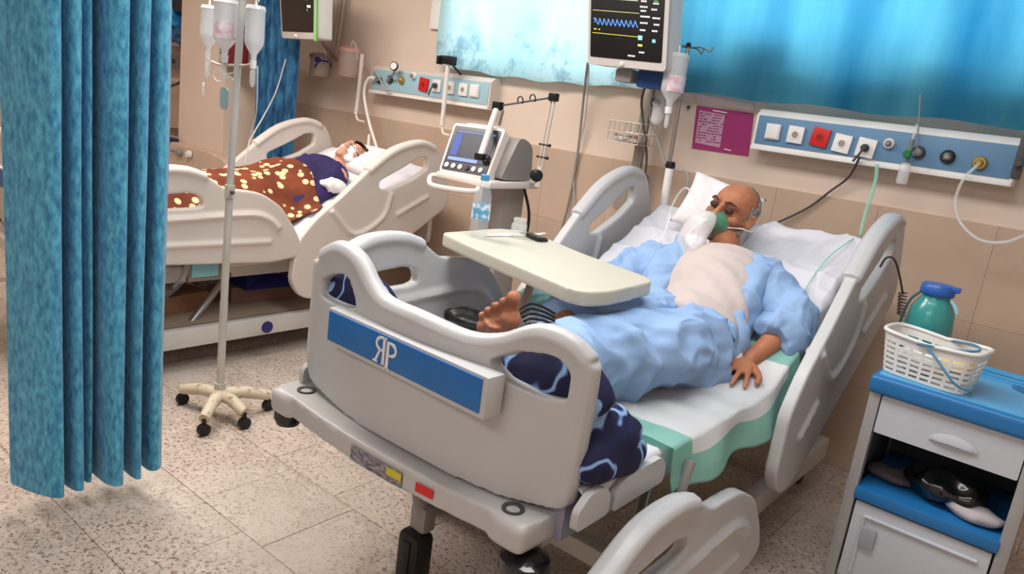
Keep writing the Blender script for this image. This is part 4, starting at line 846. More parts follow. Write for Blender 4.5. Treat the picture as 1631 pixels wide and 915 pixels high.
crumple('bag', at(1048, 175, y=3.28), .055, (.6, .5, 1.2), CLEAR2, 'small clear bag of tubing hanging behind the drip bottle beside the monitor', 'bag', 4, .25)
for k, (pts, r, m, lab) in enumerate([
    ([at(936, 100, y=3.4), at(930, 150, y=3.48), at(927, 180, y=3.5), at(919, 254, y=3.52), at(906, 322, y=3.52), at(893, 372, y=3.5)], .0065, mat('cable_grey', (140, 134, 130), .5), 'grey cable hanging down the wall from the left edge of the large monitor'),
    ([at(938, 104, y=3.42), at(932, 190, y=3.5), at(915, 262, y=3.52), at(912, 330, y=3.52), at(890, 380, y=3.5)], .004, mat('cable_pale', (186, 178, 172), .5), 'thin pale cable hanging loosely next to the grey monitor cable'),
    ([at(1040, 150, y=3.38), at(1036, 190, y=3.36), at(1050, 230, y=3.34), at(1060, 262, y=3.30)], .006, GREY, 'grey monitor lead curving to the collar of the drip pole'),
    ([at(1030, 130, y=3.36), at(1022, 160, y=3.36), at(1024, 190, y=3.36), at(1030, 250, y=3.38), at(1024, 300, y=3.38)], .006, DGREY, 'dark monitor lead running down in front of the equipment rail'),
    ([at(1080, 273, y=3.25), at(1094, 275, y=3.22), at(1096, 292, y=3.2), at(1092, 320, y=3.2)], .004, GREY, 'short hooked lead beside the pillow tip and the drip pole')]):
    cable('cable', pts, r, m, lab)
b = BM(); p = at(1048, 165, y=3.30); lathe(b, p, [(.02, 0), (.024, .01), (.02, .03)], 16, (-.3, -1, .1)); setp(obj('clip', b, BLACK), 'round black clip behind the drip bottle under the large monitor', 'clip')
b = BM(); p = at(1097, 171, y=3.54); lathe(b, p, [(.009, 0), (.006, .012)], 10, (0, -1, 0)); setp(obj('wall_hook', b, DGREY), 'tiny dark wall hook left of the magenta notice', 'hook')

# ---------------------------------------------------------------- ventilator between the beds
vt = thing('ventilator', at(795, 360, y=2.75), 'wheeled ventilator with a tilted touch screen standing between the two beds', 'ventilator')
VW = mat('vent_white', (224, 214, 206), .4); VG = mat('vent_grey', (136, 130, 126), .5)
A, Bq, Cq, Dq = at(725, 198, y=2.64), at(803, 208, y=2.66), at(775, 283, y=2.56), at(701, 270, y=2.54)
n = (Bq-A).cross(Dq-A).normalized(); n = n if n.y < 0 else -n
def vsp(u, v, l=0): return A.lerp(Bq, u).lerp(Dq.lerp(Cq, u), v)+n*l
def vslab(u0, v0, u1, v1, l0, l1, m, nm, par, bev=0, **k):
    b = BM(); c = [vsp(u0, v0, l0), vsp(u1, v0, l0), vsp(u1, v1, l0), vsp(u0, v1, l0)]; extrude_poly(b, rounded(c, bev, 4) if bev else c, n*(l1-l0)); return obj(nm, b, m, par, **k)
vslab(-.02, -.03, 1.02, 1.03, -.05, 0, VW, 'screen_housing', vt, .02); vslab(.15, -.10, .85, .1, -.06, -.02, VW, 'top_handle', vt, .02)
fs = vslab(.03, .03, .97, .98, -.002, .004, mat('bezel_dark', (48, 46, 52), .3), 'screen_bezel', vt, .008)
sc1 = vslab(.10, .10, .92, .78, .004, .006, mat('vent_screen', (26, 30, 46), .4, emit=.25, var=.1), 'screen', fs)
vslab(.10, .70, .72, .77, .006, .007, glow('ventbar', (110, 130, 190), .8), 'screen_bar', sc1); vslab(.11, .20, .26, .66, .006, .007, glow('ventblue', (58, 74, 140), .6), 'screen_menu', sc1); vslab(.12, .12, .9, .17, .006, .007, glow('venthead', (90, 96, 124), .6), 'screen_header', sc1)
for k in range(6):
    b = BM(); p = vsp(.12+.145*k, .885, .004); lathe(b, p, [(.012, 0), (.013, .003), (.010, .006)], 14, n); obj('knob', b, VW if k != 3 else BLACK, fs)
# body behind the screen
XB = -2.16
sidep = [at(803, 219, x=XB), at(838, 222, x=XB), at(849, 234, x=XB), at(846, 288, x=XB), at(778, 287, x=XB)]
sidep[0].y = 2.70; sidep[4].y = 2.60
b = BM(); extrude_poly(b, rounded(sidep, .03), (-.28, 0, 0)); obj('body', b, VG, vt)
tz = at(850, 297, x=XB)
b = BM(); span(b, (XB-.30, 2.50, 1.045), (XB+.03, sidep[3].y+.04, 1.075), .01); obj('tray', b, VW, vt)
b = BM(); box(b, (XB-.12, 2.78, .58), (.14, .16, .94), .02); obj('column', b, mat('vent_column', (160, 152, 146), .5), vt)
b = BM(); stube(b, [(XB-.02, 2.80, 1.05), (XB-.01, 2.86, .9), (XB-.04, 2.88, .7)], .007, 8); obj('black_hose', b, BLACK, vt)
for a_ in (0, 1, 2, 3):
    dx_, dy_ = ((.22, .2), (-.2, .22), (.22, -.2), (-.2, -.22))[a_]
    b = BM(); tube(b, [(XB-.12, 2.78, .12), (XB-.12+dx_, 2.78+dy_, .09)], .022, 8); lg = obj('base_leg', b, VW, vt)
    b = BM(); cyl(b, (XB-.12+dx_-.015, 2.78+dy_, .04), (XB-.12+dx_+.015, 2.78+dy_, .04), .04); obj('castor', b, RUB, lg)
hz = [at(684, 288, y=2.52), at(694, 279, y=2.56), at(754, 288, y=2.56), at(762, 298, y=2.52), at(752, 305, y=2.48), at(694, 297, y=2.47)]
b = BM(); tube(b, cat_rom(hz, 5, True)+[hz[0]], .012, 8); obj('handle', b, VW, vt)
# hinged tube arm
ja, jb, jc_, jd = at(793, 169, y=2.72), at(882, 155, y=2.78), at(858, 280, y=2.78), at(765, 250, y=2.50)
arm = thing('support_arm', jc_, 'jointed black and white support arm clamped on the ventilator tray', 'support arm')
b = BM(); tube(b, [at(790, 176, y=2.70), jd], .0145, 12); obj('arm_tube', b, VW, arm)
b = BM(); tube(b, [at(801, 176, y=2.72), at(795, 200, y=2.73)], .007, 8); obj('arm_rod', b, VG, arm)
b = BM(); tube(b, [ja, jb], .0045, 8); ar = obj('cross_bar', b, DGREY, arm)
for f in (.40, .62):
    p = ja.lerp(jb, f); b = BM(); stube(b, [p+Vector((-.012, 0, 0)), p+Vector((-.012, 0, .02)), p+Vector((.006, 0, .027)), p+Vector((.018, 0, .01)), p+Vector((.016, 0, -.004))], .003, 6); obj('hose_hook', b, BLACK, ar)
for c, s in ((ja, .040), (jb, .036)): b = BM(); box(b, c, (s*1.2, s*.8, s), .006); obj('joint', b, BLACK, arm)
for o_ in (-.010, .010): b = BM(); tube(b, [jb+Vector((o_, 0, 0)), jc_+Vector((o_, 0, .02))], .005, 8); obj('arm_rod', b, mat('rod_pale', (196, 186, 176), .4), arm)
for f in (.60, .76): b = BM(); p = jb.lerp(jc_, f); cyl(b, p+Vector((-.03, 0, 0)), p+Vector((.03, 0, 0)), .005); ball(b, p+Vector((.028, 0, 0)), .008, 8); obj('clamp_pin', b, BLACK, arm)
b = BM(); lathe(b, jc_+Vector((-.02, .0, 0)), [(.022, 0), (.028, .008), (.028, .03), (.02, .036)], 18, (.8, -.6, 0)); obj('clamp_knob', b, BLACK, arm)
b = BM(); cyl(b, jc_+Vector((0, 0, -.05)), jc_+Vector((0, 0, .04)), .014); obj('clamp_post', b, VW, arm)
b = BM(); box(b, jd+Vector((0, .005, 0)), (.05, .04, .03), .008); ball(b, jd+Vector((.03, .01, -.02)), .018, 10); ball(b, jd+Vector((.045, 0, 0)), .013, 10); obj('clip', b, BLACK, arm)
setp(arm)

# ---------------------------------------------------------------- bedside cabinet
cabx0, cabx1, cy0, cy1 = -.470, -.012, 2.45, 2.92
BT = mat('cabinet_blue', (72, 158, 206), .35, var=.03); BTD = mat('cabinet_deep_blue', (32, 108, 168), .38, var=.03); CW = mat('cabinet_grey_white', (186, 190, 198), .4, var=.02); POST = mat('cabinet_post', (158, 156, 156), .4, metal=.2)
cb_ = thing('bedside_cabinet', ((cabx0+cabx1)/2, (cy0+cy1)/2, 0), 'grey bedside cabinet with a bright blue top and open shelf at the right', 'cabinet')
b = BM(); box(b, ((cabx0+cabx1)/2, (cy0+cy1)/2, .738), (cabx1-cabx0+.012, cy1-cy0+.02, .058), .014)
obj('cabinet_top', remesh(b, .006, 2), BTD, cb_, angle=180)
b = BM(); lp = rounded([Vector((cabx0+.01, cy0+.005, .7655)), Vector((cabx1-.01, cy0+.005, .7655)), Vector((cabx1-.01, cy1-.005, .7655)), Vector((cabx0+.01, cy1-.005, .7655))], .02); extrude_poly(b, lp, (0, 0, .004)); tp = obj('top_surface', b, BT, cb_)
b = BM(); tube(b, [(cabx0+.02, cy1-.02, .772), (cabx1-.02, cy1-.02, .772)], .012, 8); obj('back_lip', b, BT, cb_)
b = BM(); span(b, (cabx0+.20, cy1-.09, .767), (cabx1-.02, cy1-.075, .776), .003); obj('top_rib', b, BT, tp)
b = BM(); span(b, (cabx0+.20, cy1-.12, .767), (cabx1-.02, cy1-.108, .774), .003); obj('top_rib', b, BT, tp)
b = BM(); lathe(b, (cabx1-.075, cy0+.33, .7685), [(.05, 0), (.055, .003), (.043, .004), (.04, .0015)], 28); obj('cup_recess', b, BTD, tp)
for x_ in (cabx0+.018, cabx1-.018):
    for y_ in (cy0+.02, cy1-.02):
        b = BM(); span(b, (x_-.017, y_-.018, .06), (x_+.017, y_+.018, .712), .006); obj('post', b, POST, cb_)
b = BM(); lp = [(cabx0+.038, cy0+.006, .588), (cabx1-.038, cy0+.006, .588), (cabx1-.038, cy0+.006, .708), (cabx0+.038, cy0+.006, .708)]
extrude_poly(b, rounded([Vector(q) for q in lp], .006), (0, .42, 0)); dr = obj('drawer', b, CW, cb_)
xm = (cabx0+cabx1)/2+.0
def hood(u, v):
    a = (u-.5)*math.pi; r = .055*(1-.25*v); return Vector((xm+.02+math.sin(a)*r*1.15, cy0+.004-.006*math.sin(v*math.pi*.5)*math.cos(a)**.6, .625+.032*math.cos(a)*(1-.9*v)))
b = grid(hood, 20, 8); solidify(b, .003); obj('drawer_handle', b, CW, dr, angle=80)
b = BM(); span(b, (cabx0+.03, cy0+.43, .06), (cabx1-.03, cy1-.01, .71)); obj('back_panel', b, mat('cabinet_inside', (90, 96, 106), .6), cb_)
for x_ in (cabx0+.01, cabx1-.02): b = BM(); span(b, (x_, cy0+.03, .08), (x_+.01, cy1-.02, .70)); obj('side_panel', b, mat('cabinet_inside', (90, 96, 106), .6), cb_)
b = BM(); span(b, (cabx0+.03, cy0-.004, .362), (cabx1-.03, cy1-.02, .402), .008); obj('shelf', b, BTD, cb_)
b = BM(); span(b, (cabx0+.04, cy0+.006, .09), (cabx1-.04, cy0+.03, .355), .006); dd = obj('door', b, CW, cb_)
b = BM(); tube(b, [(cabx0+.075, cy0+.004, .315), (cabx1-.07, cy0+.004, .315)], .006, 8); tube(b, [(cabx0+.075, cy0+.004, .315), (cabx0+.075, cy0+.004, .12)], .006, 8); obj('door_moulding', b, CW, dd)
b = BM(); box(b, (cabx0+.10, cy0+.0, .25), (.045, .012, .07), .006); obj('door_handle', b, mat('handle_recess', (150, 154, 162), .5), dd)
for x_ in (cabx0+.03, cabx1-.03):
    for y_ in (cy0+.03, cy1-.03):
        b = BM(); cyl(b, (x_-.012, y_, .031), (x_+.012, y_, .031), .031); obj('castor', b, RUB, cb_)
crumple('plastic_bag', Vector((-.22, 2.58, .455)), .085, (1.35, .9, .55), mat('black_bag', (16, 16, 18), .18, coat=.6), 'black plastic bag stuffed on the open shelf of the bedside cabinet', 'bag', 11, .22)
crumple('folded_cloth', Vector((-.125, 2.53, .425)), .06, (1.3, .8, .32), mat('cloth_pinkish', (176, 168, 172), .9), 'folded pale cloth at the right of the open cabinet shelf', 'cloth', 12, .2)
crumple('folded_cloth', Vector((-.37, 2.60, .425)), .06, (1.3, .9, .3), mat('cloth_dark', (84, 74, 80), .9), 'dark folded cloth at the left of the open cabinet shelf', 'cloth', 13, .2)
# basket on the cabinet
bk = thing('plastic_basket', (-.35, 2.55, .77), 'white perforated plastic basket with a blue handle on top of the bedside cabinet', 'basket')
BC = Vector((-.343, 2.555, 0)); bw, bd = .118, .072
def rr(a, w, d): 
    c, s = math.cos(a), math.sin(a); e = 5; k = (abs(c)**e+abs(s)**e)**(-1/e); return Vector((c*k*w, s*k*d, 0))
RZ = Matrix.Rotation(math.radians(-8), 3, 'Z')
def bwall(u, v):
    s = 1+.16*v; p = RZ @ rr(u*2*math.pi, bw*s, bd*s); return BC+p+Vector((0, 0, .772+.115*v+.012*v*abs(math.cos(u*2*math.pi))))
nu, nv = 96, 15; b = grid(bwall, nu, nv, True); b.faces.ensure_lookup_table(); kill = []; k = 0
for i in range(nu):
    for j in range(nv):
        if 1 <= j <= 12 and (j % 2 == 1) and (i % 4) in (0, 1, 2) and not (30*0 <= (i % 48) <= 0): kill.append(b.faces[k])
        k += 1
bmesh.ops.delete(b, geom=kill, context='FACES'); solidify(b, .003); BW = mat('basket_white', (224, 222, 218), .4); obj('basket_wall', b, BW, bk, smooth=False)
b = BM(); extrude_poly(b, [BC+RZ @ rr(k/40*2*math.pi, bw, bd)+Vector((0, 0, .771)) for k in range(40)], (0, 0, .004)); obj('basket_floor', b, BW, bk)
b = BM(); tube(b, [bwall(k/60, 1)+Vector((0, 0, .003)) for k in range(61)], .0065, 8); obj('basket_rim', b, BW, bk)
b = BM(); m0 = bwall(.755, 1)+Vector((0, -.008, -.003)); m1 = bwall(.25, 1)+Vector((0, .006, 0))
stube(b, [m0, m0+Vector((.04, -.012, -.03)), m0+Vector((.09, -.015, -.075)), m0+Vector((.125, .01, -.09)), m0+Vector((.135, .05, -.08))], .004, 8); stube(b, [m0+Vector((-.03, 0, .005)), m0+Vector((.06, .01, .012)), m0+Vector((.12, .05, .02)), m0+Vector((.10, .12, .02)), m1], .004, 8); obj('basket_handle', b, mat('handle_blue', (84, 136, 168), .4), bk)
crumple('bread_pack', BC+Vector((.072, .0, .84)), .045, (1.1, .9, .8), mat('bread_yellow', (206, 170, 90), .6, rgb2=(232, 214, 180), scale=16), 'yellowish wrapped snack at the right end of the white basket', 'snack', 14, .2)
crumple('paper_pack', BC+Vector((-.03, .0, .815)), .06, (1.2, .8, .7), mat('paper_grey', (222, 220, 218), .7), 'crumpled white package inside the white basket', 'package', 15, .2)
# jug
jp = at(1484, 500, y=2.80); jp.z = .77
jg = thing('water_jug', jp, 'turquoise plastic jug with a blue lid standing behind the white basket', 'jug')
b = BM(); lathe(b, jp, [(.060, 0), (.066, .01), (.070, .05), (.072, .12), (.066, .17), (.05, .20), (.042, .215), (.042, .23)], 28); obj('jug_body', b, mat('jug_turquoise', (52, 140, 136), .25, coat=.3), jg)
b = BM(); lathe(b, jp+Vector((0, 0, .222)), [(.048, 0), (.052, .006), (.052, .028), (.046, .036), (.02, .038)], 28); box(b, jp+Vector((.035, -.01, .252)), (.06, .03, .018), .006); obj('jug_lid', b, mat('jug_lid_blue', (40, 92, 170), .35), jg)
b = BM(); stube(b, [jp+Vector((-.045, -.02, .225)), jp+Vector((-.068, -.03, .19)), jp+Vector((-.080, -.03, .12)), jp+Vector((-.082, -.03, .05))], .004, 8); obj('jug_cord', b, mat('cord_dark', (50, 84, 84), .5), jg)
b = BM(); tube(b, [jp+Vector((.048, -.02, .215)), jp+Vector((.066, -.03, .20)), jp+Vector((.075, -.03, .18))], .006, 8); obj('jug_strap', b, mat('strap_pale', (150, 190, 200), .5), jg)
# coiled lead on the near rail
cc = thing('coiled_lead', at(1437, 480, x=-.61), 'grey lead with a coiled end hanging over the side rail near the cabinet', 'cable')
b = BM(); stube(b, [at(1402, 425, x=-.615), at(1412, 411, x=-.615), at(1424, 413, x=-.61), at(1432, 436, x=-.605), at(1438, 468, x=-.60)], .004, 8); obj('lead', b, DGREY, cc)
c0, c1 = at(1438, 466, x=-.60), at(1435, 502, x=-.60); b = BM(); K = 7; tube(b, [c0.lerp(c1, k/(K*12))+Vector((.014*math.cos(k/12*6.283), .014*math.sin(k/12*6.283), 0)) for k in range(K*12+1)], .0035, 6); obj('coil', b, mat('coil_grey', (120, 116, 116), .5), cc)
# ---------------------------------------------------------------- drip stand by the curtain
st = thing('iv_stand', (-2.69, 1.60, 0), 'chipped cream drip stand on a four legged base standing between curtain and beds', 'drip stand')
CRS = mat('chipped_cream_paint', (206, 192, 168), .5, rgb2=(150, 122, 92), scale=30, lo=.3, hi=.45, bump=.2, bscale=80)
hub = at(350, 628, z=.10); top = at(386, -4, y=hub.y)
b = BM(); tube(b, [hub, at(357, 480, y=hub.y)], .0155, 12); tube(b, [hub, hub+Vector((0, 0, .05))], .022, 12); obj('lower_pole', b, mat('stand_pole', (196, 190, 180), .45, var=.06), st)
b = BM(); tube(b, [at(357, 480, y=hub.y), at(366, 300, y=hub.y)], .0145, 12); obj('middle_pole', b, mat('stand_pole', (196, 190, 180), .45), st)
b = BM(); tube(b, [at(366, 300, y=hub.y), top, top+(top-hub).normalized()*.25], .0135, 12); obj('upper_pole', b, mat('stand_pole2', (200, 198, 194), .35, metal=.2), st)
b = BM(); c = at(366, 303, y=hub.y); cyl(b, c-Vector((0, 0, .03)), c+Vector((0, 0, .02)), .019); obj('height_collar', b, mat('collar_cream', (200, 192, 178), .4), st)
b = BM(); cyl(b, c, c+Vector((.035, -.01, -.003)), .005); ball(b, c+Vector((.035, -.01, -.003)), .009, 8); obj('collar_screw', b, DGREY, st)
for e in (at(291, 620, z=.07), at(428, 630, z=.07), at(325, 668, z=.07), at(390, 658, z=.07)):
    b = BM(); tube(b, [hub+Vector((0, 0, .0)), hub.lerp(e, .5)+Vector((0, 0, .012)), e], [.028, .025, .022], 10); lg = obj('leg', b, CRS, st)
    b = BM(); cyl(b, e+Vector((-.011, 0, -.045)), e+Vector((.011, 0, -.045)), .025, n=18); cyl(b, e, e-Vector((0, 0, .03)), .008); obj('castor', b, RUB, lg)
hk = at(372, 104, y=hub.y)
b = BM(); stube(b, [hk, at(350, 103, y=hub.y), at(337, 98, y=hub.y)], .005, 8); obj('hook_arm', b, mat('hook_pink', (206, 186, 180), .4), st)
b = BM(); stube(b, [hk, at(392, 104, y=hub.y), at(405, 100, y=hub.y)], .005, 8); obj('hook_arm', b, mat('hook_pink', (206, 186, 180), .4), st)
b = BM(); tp_ = top; stube(b, [at(386, -6, y=hub.y), at(405, -12, y=hub.y), at(412, 2, y=hub.y)], .004, 8); obj('top_hook', b, STEEL, st)
iv_bottle(at(361, -2, y=1.60), .20, .044, 'fuller drip bottle with pale liquid just left of the drip stand pole', True)
iv_bottle(at(334, 8, y=1.66), .18, .032, 'narrow drip bottle behind, farthest left on the drip stand', False)
iv_bottle(at(408, 8, y=1.60), .19, .034, 'narrow waisted drip bottle on the right of the drip stand pole', False)
tubes = thing('drip_tubing', at(350, 110, y=1.6), 'tangle of clear drip tubing and clamps at the bottles of the stand', 'tubing')
for pts in ([at(352, 108, y=1.6), at(340, 118, y=1.6), at(348, 130, y=1.6), at(366, 122, y=1.6), at(372, 130, y=1.6)], [at(334, 100, y=1.62), at(330, 120, y=1.62), at(322, 150, y=1.62)], [at(352, 112, y=1.6), at(362, 118, y=1.6), at(376, 114, y=1.6)], [at(410, 105, y=1.6), at(410, 125, y=1.6), at(408, 180, y=1.62), at(396, 225, y=1.7)]):
    b = BM(); stube(b, pts, .0028, 6); obj('tube', b, CLEAR2, tubes)
b = BM(); box(b, at(324, 142, y=1.62), (.008, .008, .05), .002); obj('roller_clamp', b, WHITE, tubes)
b = BM(); c = at(356, 158, y=1.64); extrude_poly(b, rounded([c+Vector((-.028, 0, .045)), c+Vector((.028, 0, .045)), c+Vector((.025, 0, -.04)), c+Vector((-.025, 0, -.04))], .02), (0, .006, 0)); setp(obj('hanging_pouch', b, film('pouch_blue', (150, 190, 196), .75, .3)), 'small pale blue pouch hanging behind the drip stand pole', 'pouch')
cable('infusion_line', [at(455, 95, y=3.0), at(440, 145, y=2.8), at(420, 185, y=2.6), at(398, 225, y=2.45), at(390, 262, y=2.4)], .004, mat('line_pale', (190, 186, 182), .5), 'pale infusion line slanting down in front of the far blue curtain', 'tube')

# ---------------------------------------------------------------- second patient
D2 = -2.45
def s2(y): return surf(y)
p2 = thing('person', (-3.62, 2.4, .64), 'person with dark hair and white dressings on the face asleep in the bed behind', 'person')
HC = at(563, 262, x=-3.66); HC = Vector((-3.66, 2.98, max(.985, s2(2.98)+.085))); F = Vector((.35, -.35, .87)).normalized(); U = Vector((0, .9, .42)); U = (U-F*U.dot(F)).normalized(); S = U.cross(F).normalized(); HM = Matrix((S, F, U)).transposed()
b = BM(); head(b, lambda s, f, u: HC+HM @ Vector((s, f, u)), HM, .95)
SP2 = [(-3.66, 2.10, .73), (-3.66, 2.30, .735), (-3.66, 2.45, .785), (-3.66, 2.60, .85), (-3.66, 2.74, .915), (-3.66, 2.84, .95)]
tube(b, cat_rom(SP2, 2), [(.15, .09), (.155, .09), (.16, .095), (.155, .095), (.15, .10), (.15, .10), (.155, .105), (.155, .10), (.15, .09), (.14, .08), (.10, .06)], 16); tube(b, [(-3.66, 2.82, .94), (-3.66, 2.92, .98)], .052, 10)
for sx, el, wr in ((-3.50, (-3.44, 2.56, .78), (-3.48, 2.34, .73)), (-3.82, (-3.88, 2.56, .78), (-3.84, 2.34, .73))):
    tube(b, [(-3.66+(sx+3.66)*.6, 2.80, .935), (sx, 2.78, .93), el, wr], [.06, .052, .038, .027], 12)
    hand(b, wr, (0, -1, -.1), (0, 0, 1), 1 if sx > -3.66 else -1, .17, curl=.2)
for sx in (-3.75, -3.57):
    tube(b, [(sx, 2.15, .72), (sx, 1.78, .75), (sx, 1.42, .69)], [.075, .055, .04], 12); foot(b, (sx, 1.42, .65), (.02, -.1, 1), (0, -1, -.1), 1 if sx < -3.66 else -1, .22)
me = remesh(b, .006, 3); obj('body', me, skin('skin_light', (214, 164, 140), (196, 142, 118)), p2, angle=180)
def shell2(keep, off, nm, m, bump_=.004):
    b = BM(); ball(b, (0, 0, 0), 1, 36, (.077+off, .092+off, .082+off))
    bad = [v for v in b.verts if not keep(v.co/.09)]; bmesh.ops.delete(b, geom=bad, context='VERTS')
    for v in b.verts: v.co += v.co.normalized()*bump_*noise.noise(v.co*90)
    bmesh.ops.transform(b, matrix=Matrix.Translation(HC+HM @ Vector((0, -.012, .028))) @ HM.to_4x4(), verts=b.verts); solidify(b, .004); return obj(nm, b, m, p2, angle=180)
shell2(lambda c: (c.y < .55 or c.z > .50) and c.z > -.9, .016, 'hair', mat('dark_brown_hair', (66, 34, 24), .7, bump=.4, bscale=120), .008)
b = BM(); ball(b, HC+HM @ Vector((0, .045, -.015)), .058, 16, (1.05, .85, .95), HM); ball(b, HC+HM @ Vector((.02, .03, -.06)), .05, 14, (1.1, .8, .6), HM); me = remesh(b, .006, 2); displace(me, folds(.006, 14, 14, 14, 4)); obj('dressing', me, mat('gauze_white', (240, 236, 232), .9), p2, angle=180)
b = BM(); stube(b, [HC+HM @ Vector((-.06, .05, -.03)), HC+HM @ Vector((-.01, .10, -.01)), HC+HM @ Vector((.06, .06, .0)), HC+HM @ Vector((.085, 0, .01))], .004, 6); obj('strap', b, DGREY, p2)
b = BM(); tube(b, cat_rom(SP2[1:], 2), [(.165, .10), (.17, .105), (.17, .105), (.165, .11), (.165, .11), (.17, .11), (.165, .10), (.155, .09), (.13, .075)], 18)
for el in ((-3.44, 2.54, .78), (-3.88, 2.54, .78)): tube(b, [(-3.66+(el[0]+3.66)*.5, 2.79, .935), (-3.66+(el[0]+3.66)*.85, 2.68, .87), el, (el[0], 2.42, .75)], [.08, .076, .064, .055], 12)
me = remesh(b, .008, 4); displace(me, folds(.010, 7, 7, 7, 8)); obj('top', me, mat('purple_cloth', (48, 34, 92), .85, rgb2=(32, 24, 66)), p2, angle=180)
def spotted():
    m = mat('brown_spotted', (124, 58, 28), .85, rgb2=(92, 38, 18), scale=8); nt = m.node_tree; N = nt.nodes; L = nt.links; b = N['Principled BSDF']; src = b.inputs['Base Color'].links[0].from_socket
    tc = N.new('ShaderNodeTexCoord'); vo = N.new('ShaderNodeTexVoronoi'); vo.inputs['Scale'].default_value = 19; L.new(tc.outputs['Object'], vo.inputs['Vector'])
    r = N.new('ShaderNodeValToRGB'); r.color_ramp.elements[0].position = .30; r.color_ramp.elements[0].color = (1, 1, 1, 1); r.color_ramp.elements[1].position = .36; r.color_ramp.elements[1].color = (0, 0, 0, 1); L.new(vo.outputs['Distance'], r.inputs[0])
    x = N.new('ShaderNodeMix'); x.data_type = 'RGBA'; L.new(r.outputs[0], x.inputs['Factor']); L.new(src, x.inputs['A']); x.inputs['B'].default_value = lin((236, 196, 150)); L.new(x.outputs['Result'], b.inputs['Base Color']); return m
def blank(u, v):
    y = 1.34+1.20*u; a = (v-.5)*2; w_ = .34; x = -3.64+a*w_; base = s2(y)+.016; body_ = .235*math.exp(-(a/.74)**4)*(.92+.25*math.exp(-((y-1.45)/.10)**2)+.10*math.exp(-((y-2.2)/.25)**2))
    return Vector((x+.02*noise.noise(Vector((y*4, 1, 1))), y+.02*math.sin(a*4), base+body_+.018*max(0, ridged(Vector((x*5, y*4, 2))))))
b = grid(blank, 90, 60); solidify(b, .006); setp(obj('spotted_blanket', b, spotted(), angle=180), 'brown blanket with cream spots over the legs of the person in the bed behind', 'blanket')
pillow((-3.66, 3.05, s2(3.05)+.05), (1, 0, 0), (0, .9, .42), .27, .17, .05, mat('pillow_white', (234, 228, 228), .85), 'white pillow under the dark haired head in the bed behind')
crumple('crumpled_cloth', Vector((-3.40, 2.66, .875)), .06, (1, 1.2, .6), mat('gauze_white', (240, 236, 232), .9), 'crumpled white cloth at the near shoulder of the person in the bed behind', 'cloth', 21, .3)

for o_ in list(p2.children)+[o for o in COL.objects if o.get('label', '').startswith(('brown blanket with cream', 'white pillow under', 'crumpled white cloth at the near'))]:
    if o_.type != 'MESH': continue
    v = mverts(o_.data); v[:, 2] -= np.maximum(0, v[:, 1]-2.32)*.084; setverts(o_.data, v)
# ---------------------------------------------------------------- under the bed behind
hp = thing('control_box', at(325, 425, x=-3.2), 'grey control box with a pale blue face hanging under the bed behind', 'control box')
b = BM(); c = at(327, 427, x=-3.2); box(b, c, (.03, .18, .12), .01); obj('box_housing', b, mat('housing_grey', (128, 120, 112), .5), hp)
b = BM(); box(b, c+Vector((.017, -.01, .005)), (.006, .13, .085), .003); obj('box_face', b, mat('pale_blue_face', (130, 186, 196), .4), hp)
b = BM(); stube(b, [c+Vector((0, -.09, .03)), c+Vector((0, -.11, -.06)), c+Vector((0, -.19, -.13))], .006, 8); obj('box_cable', b, DGREY, hp)
sh = thing('storage_shelf', (-3.67, 2.0, .16), 'low shelf holding odds and ends under the bed behind', 'shelf')
b = BM(); span(b, (-4.08, 1.5, .20), (-3.25, 2.9, .215), .003); obj('shelf_board', b, mat('dusty_shelf', (150, 132, 116), .6), sh)
def carton(c, s, m, label, rz=0): b = BM(); box(b, c, s, .004, Matrix.Rotation(rz, 3, 'Z')); box(b, Vector(c)+Vector((0, 0, s[2]/2)), (s[0]*.98, .02, .003), .001, Matrix.Rotation(rz, 3, 'Z')); return setp(obj('carton', b, m), label, 'box')
carton((-3.55, 1.80, .26), (.28, .30, .09), mat('carton_tan', (150, 112, 84), .8), 'low tan carton at the left of the shelf under the bed behind', .2)
carton((-3.60, 2.30, .255), (.3, .34, .08), mat('carton_rosy', (140, 108, 94), .8), 'flat rosy brown carton in the middle of the shelf under the bed behind', -.1)
carton((-3.85, 2.55, .30), (.25, .25, .17), mat('carton_dark', (92, 64, 52), .8), 'dark brown box at the head end of the shelf under the bed behind', .1)
b = BM(); c = Vector((-3.50, 2.32, .295)); V = [b.verts.new(c+Vector(q)) for q in ((-.1, -.16, 0), (.1, -.16, 0), (.12, .2, 0), (-.1, .2, 0), (0, -.10, .12), (.01, .02, .075))]
for f in ((0, 1, 2, 3), (0, 1, 4), (1, 5, 4), (1, 2, 5), (2, 3, 5), (3, 4, 5), (3, 0, 4)): b.faces.new([V[i] for i in f])
setp(obj('blue_bag', b, mat('bag_deep_blue', (30, 36, 110), .6), smooth=False), 'deep blue folded bag slumped on the rosy carton under the bed behind', 'bag')
crumple('plastic_bag', Vector((-3.45, 1.72, .335)), .06, (1.3, 1.3, .5), mat('bag_grey_brown', (150, 134, 120), .6), 'grey-brown plastic bag on the low tan carton near the curtain', 'bag', 22, .3)

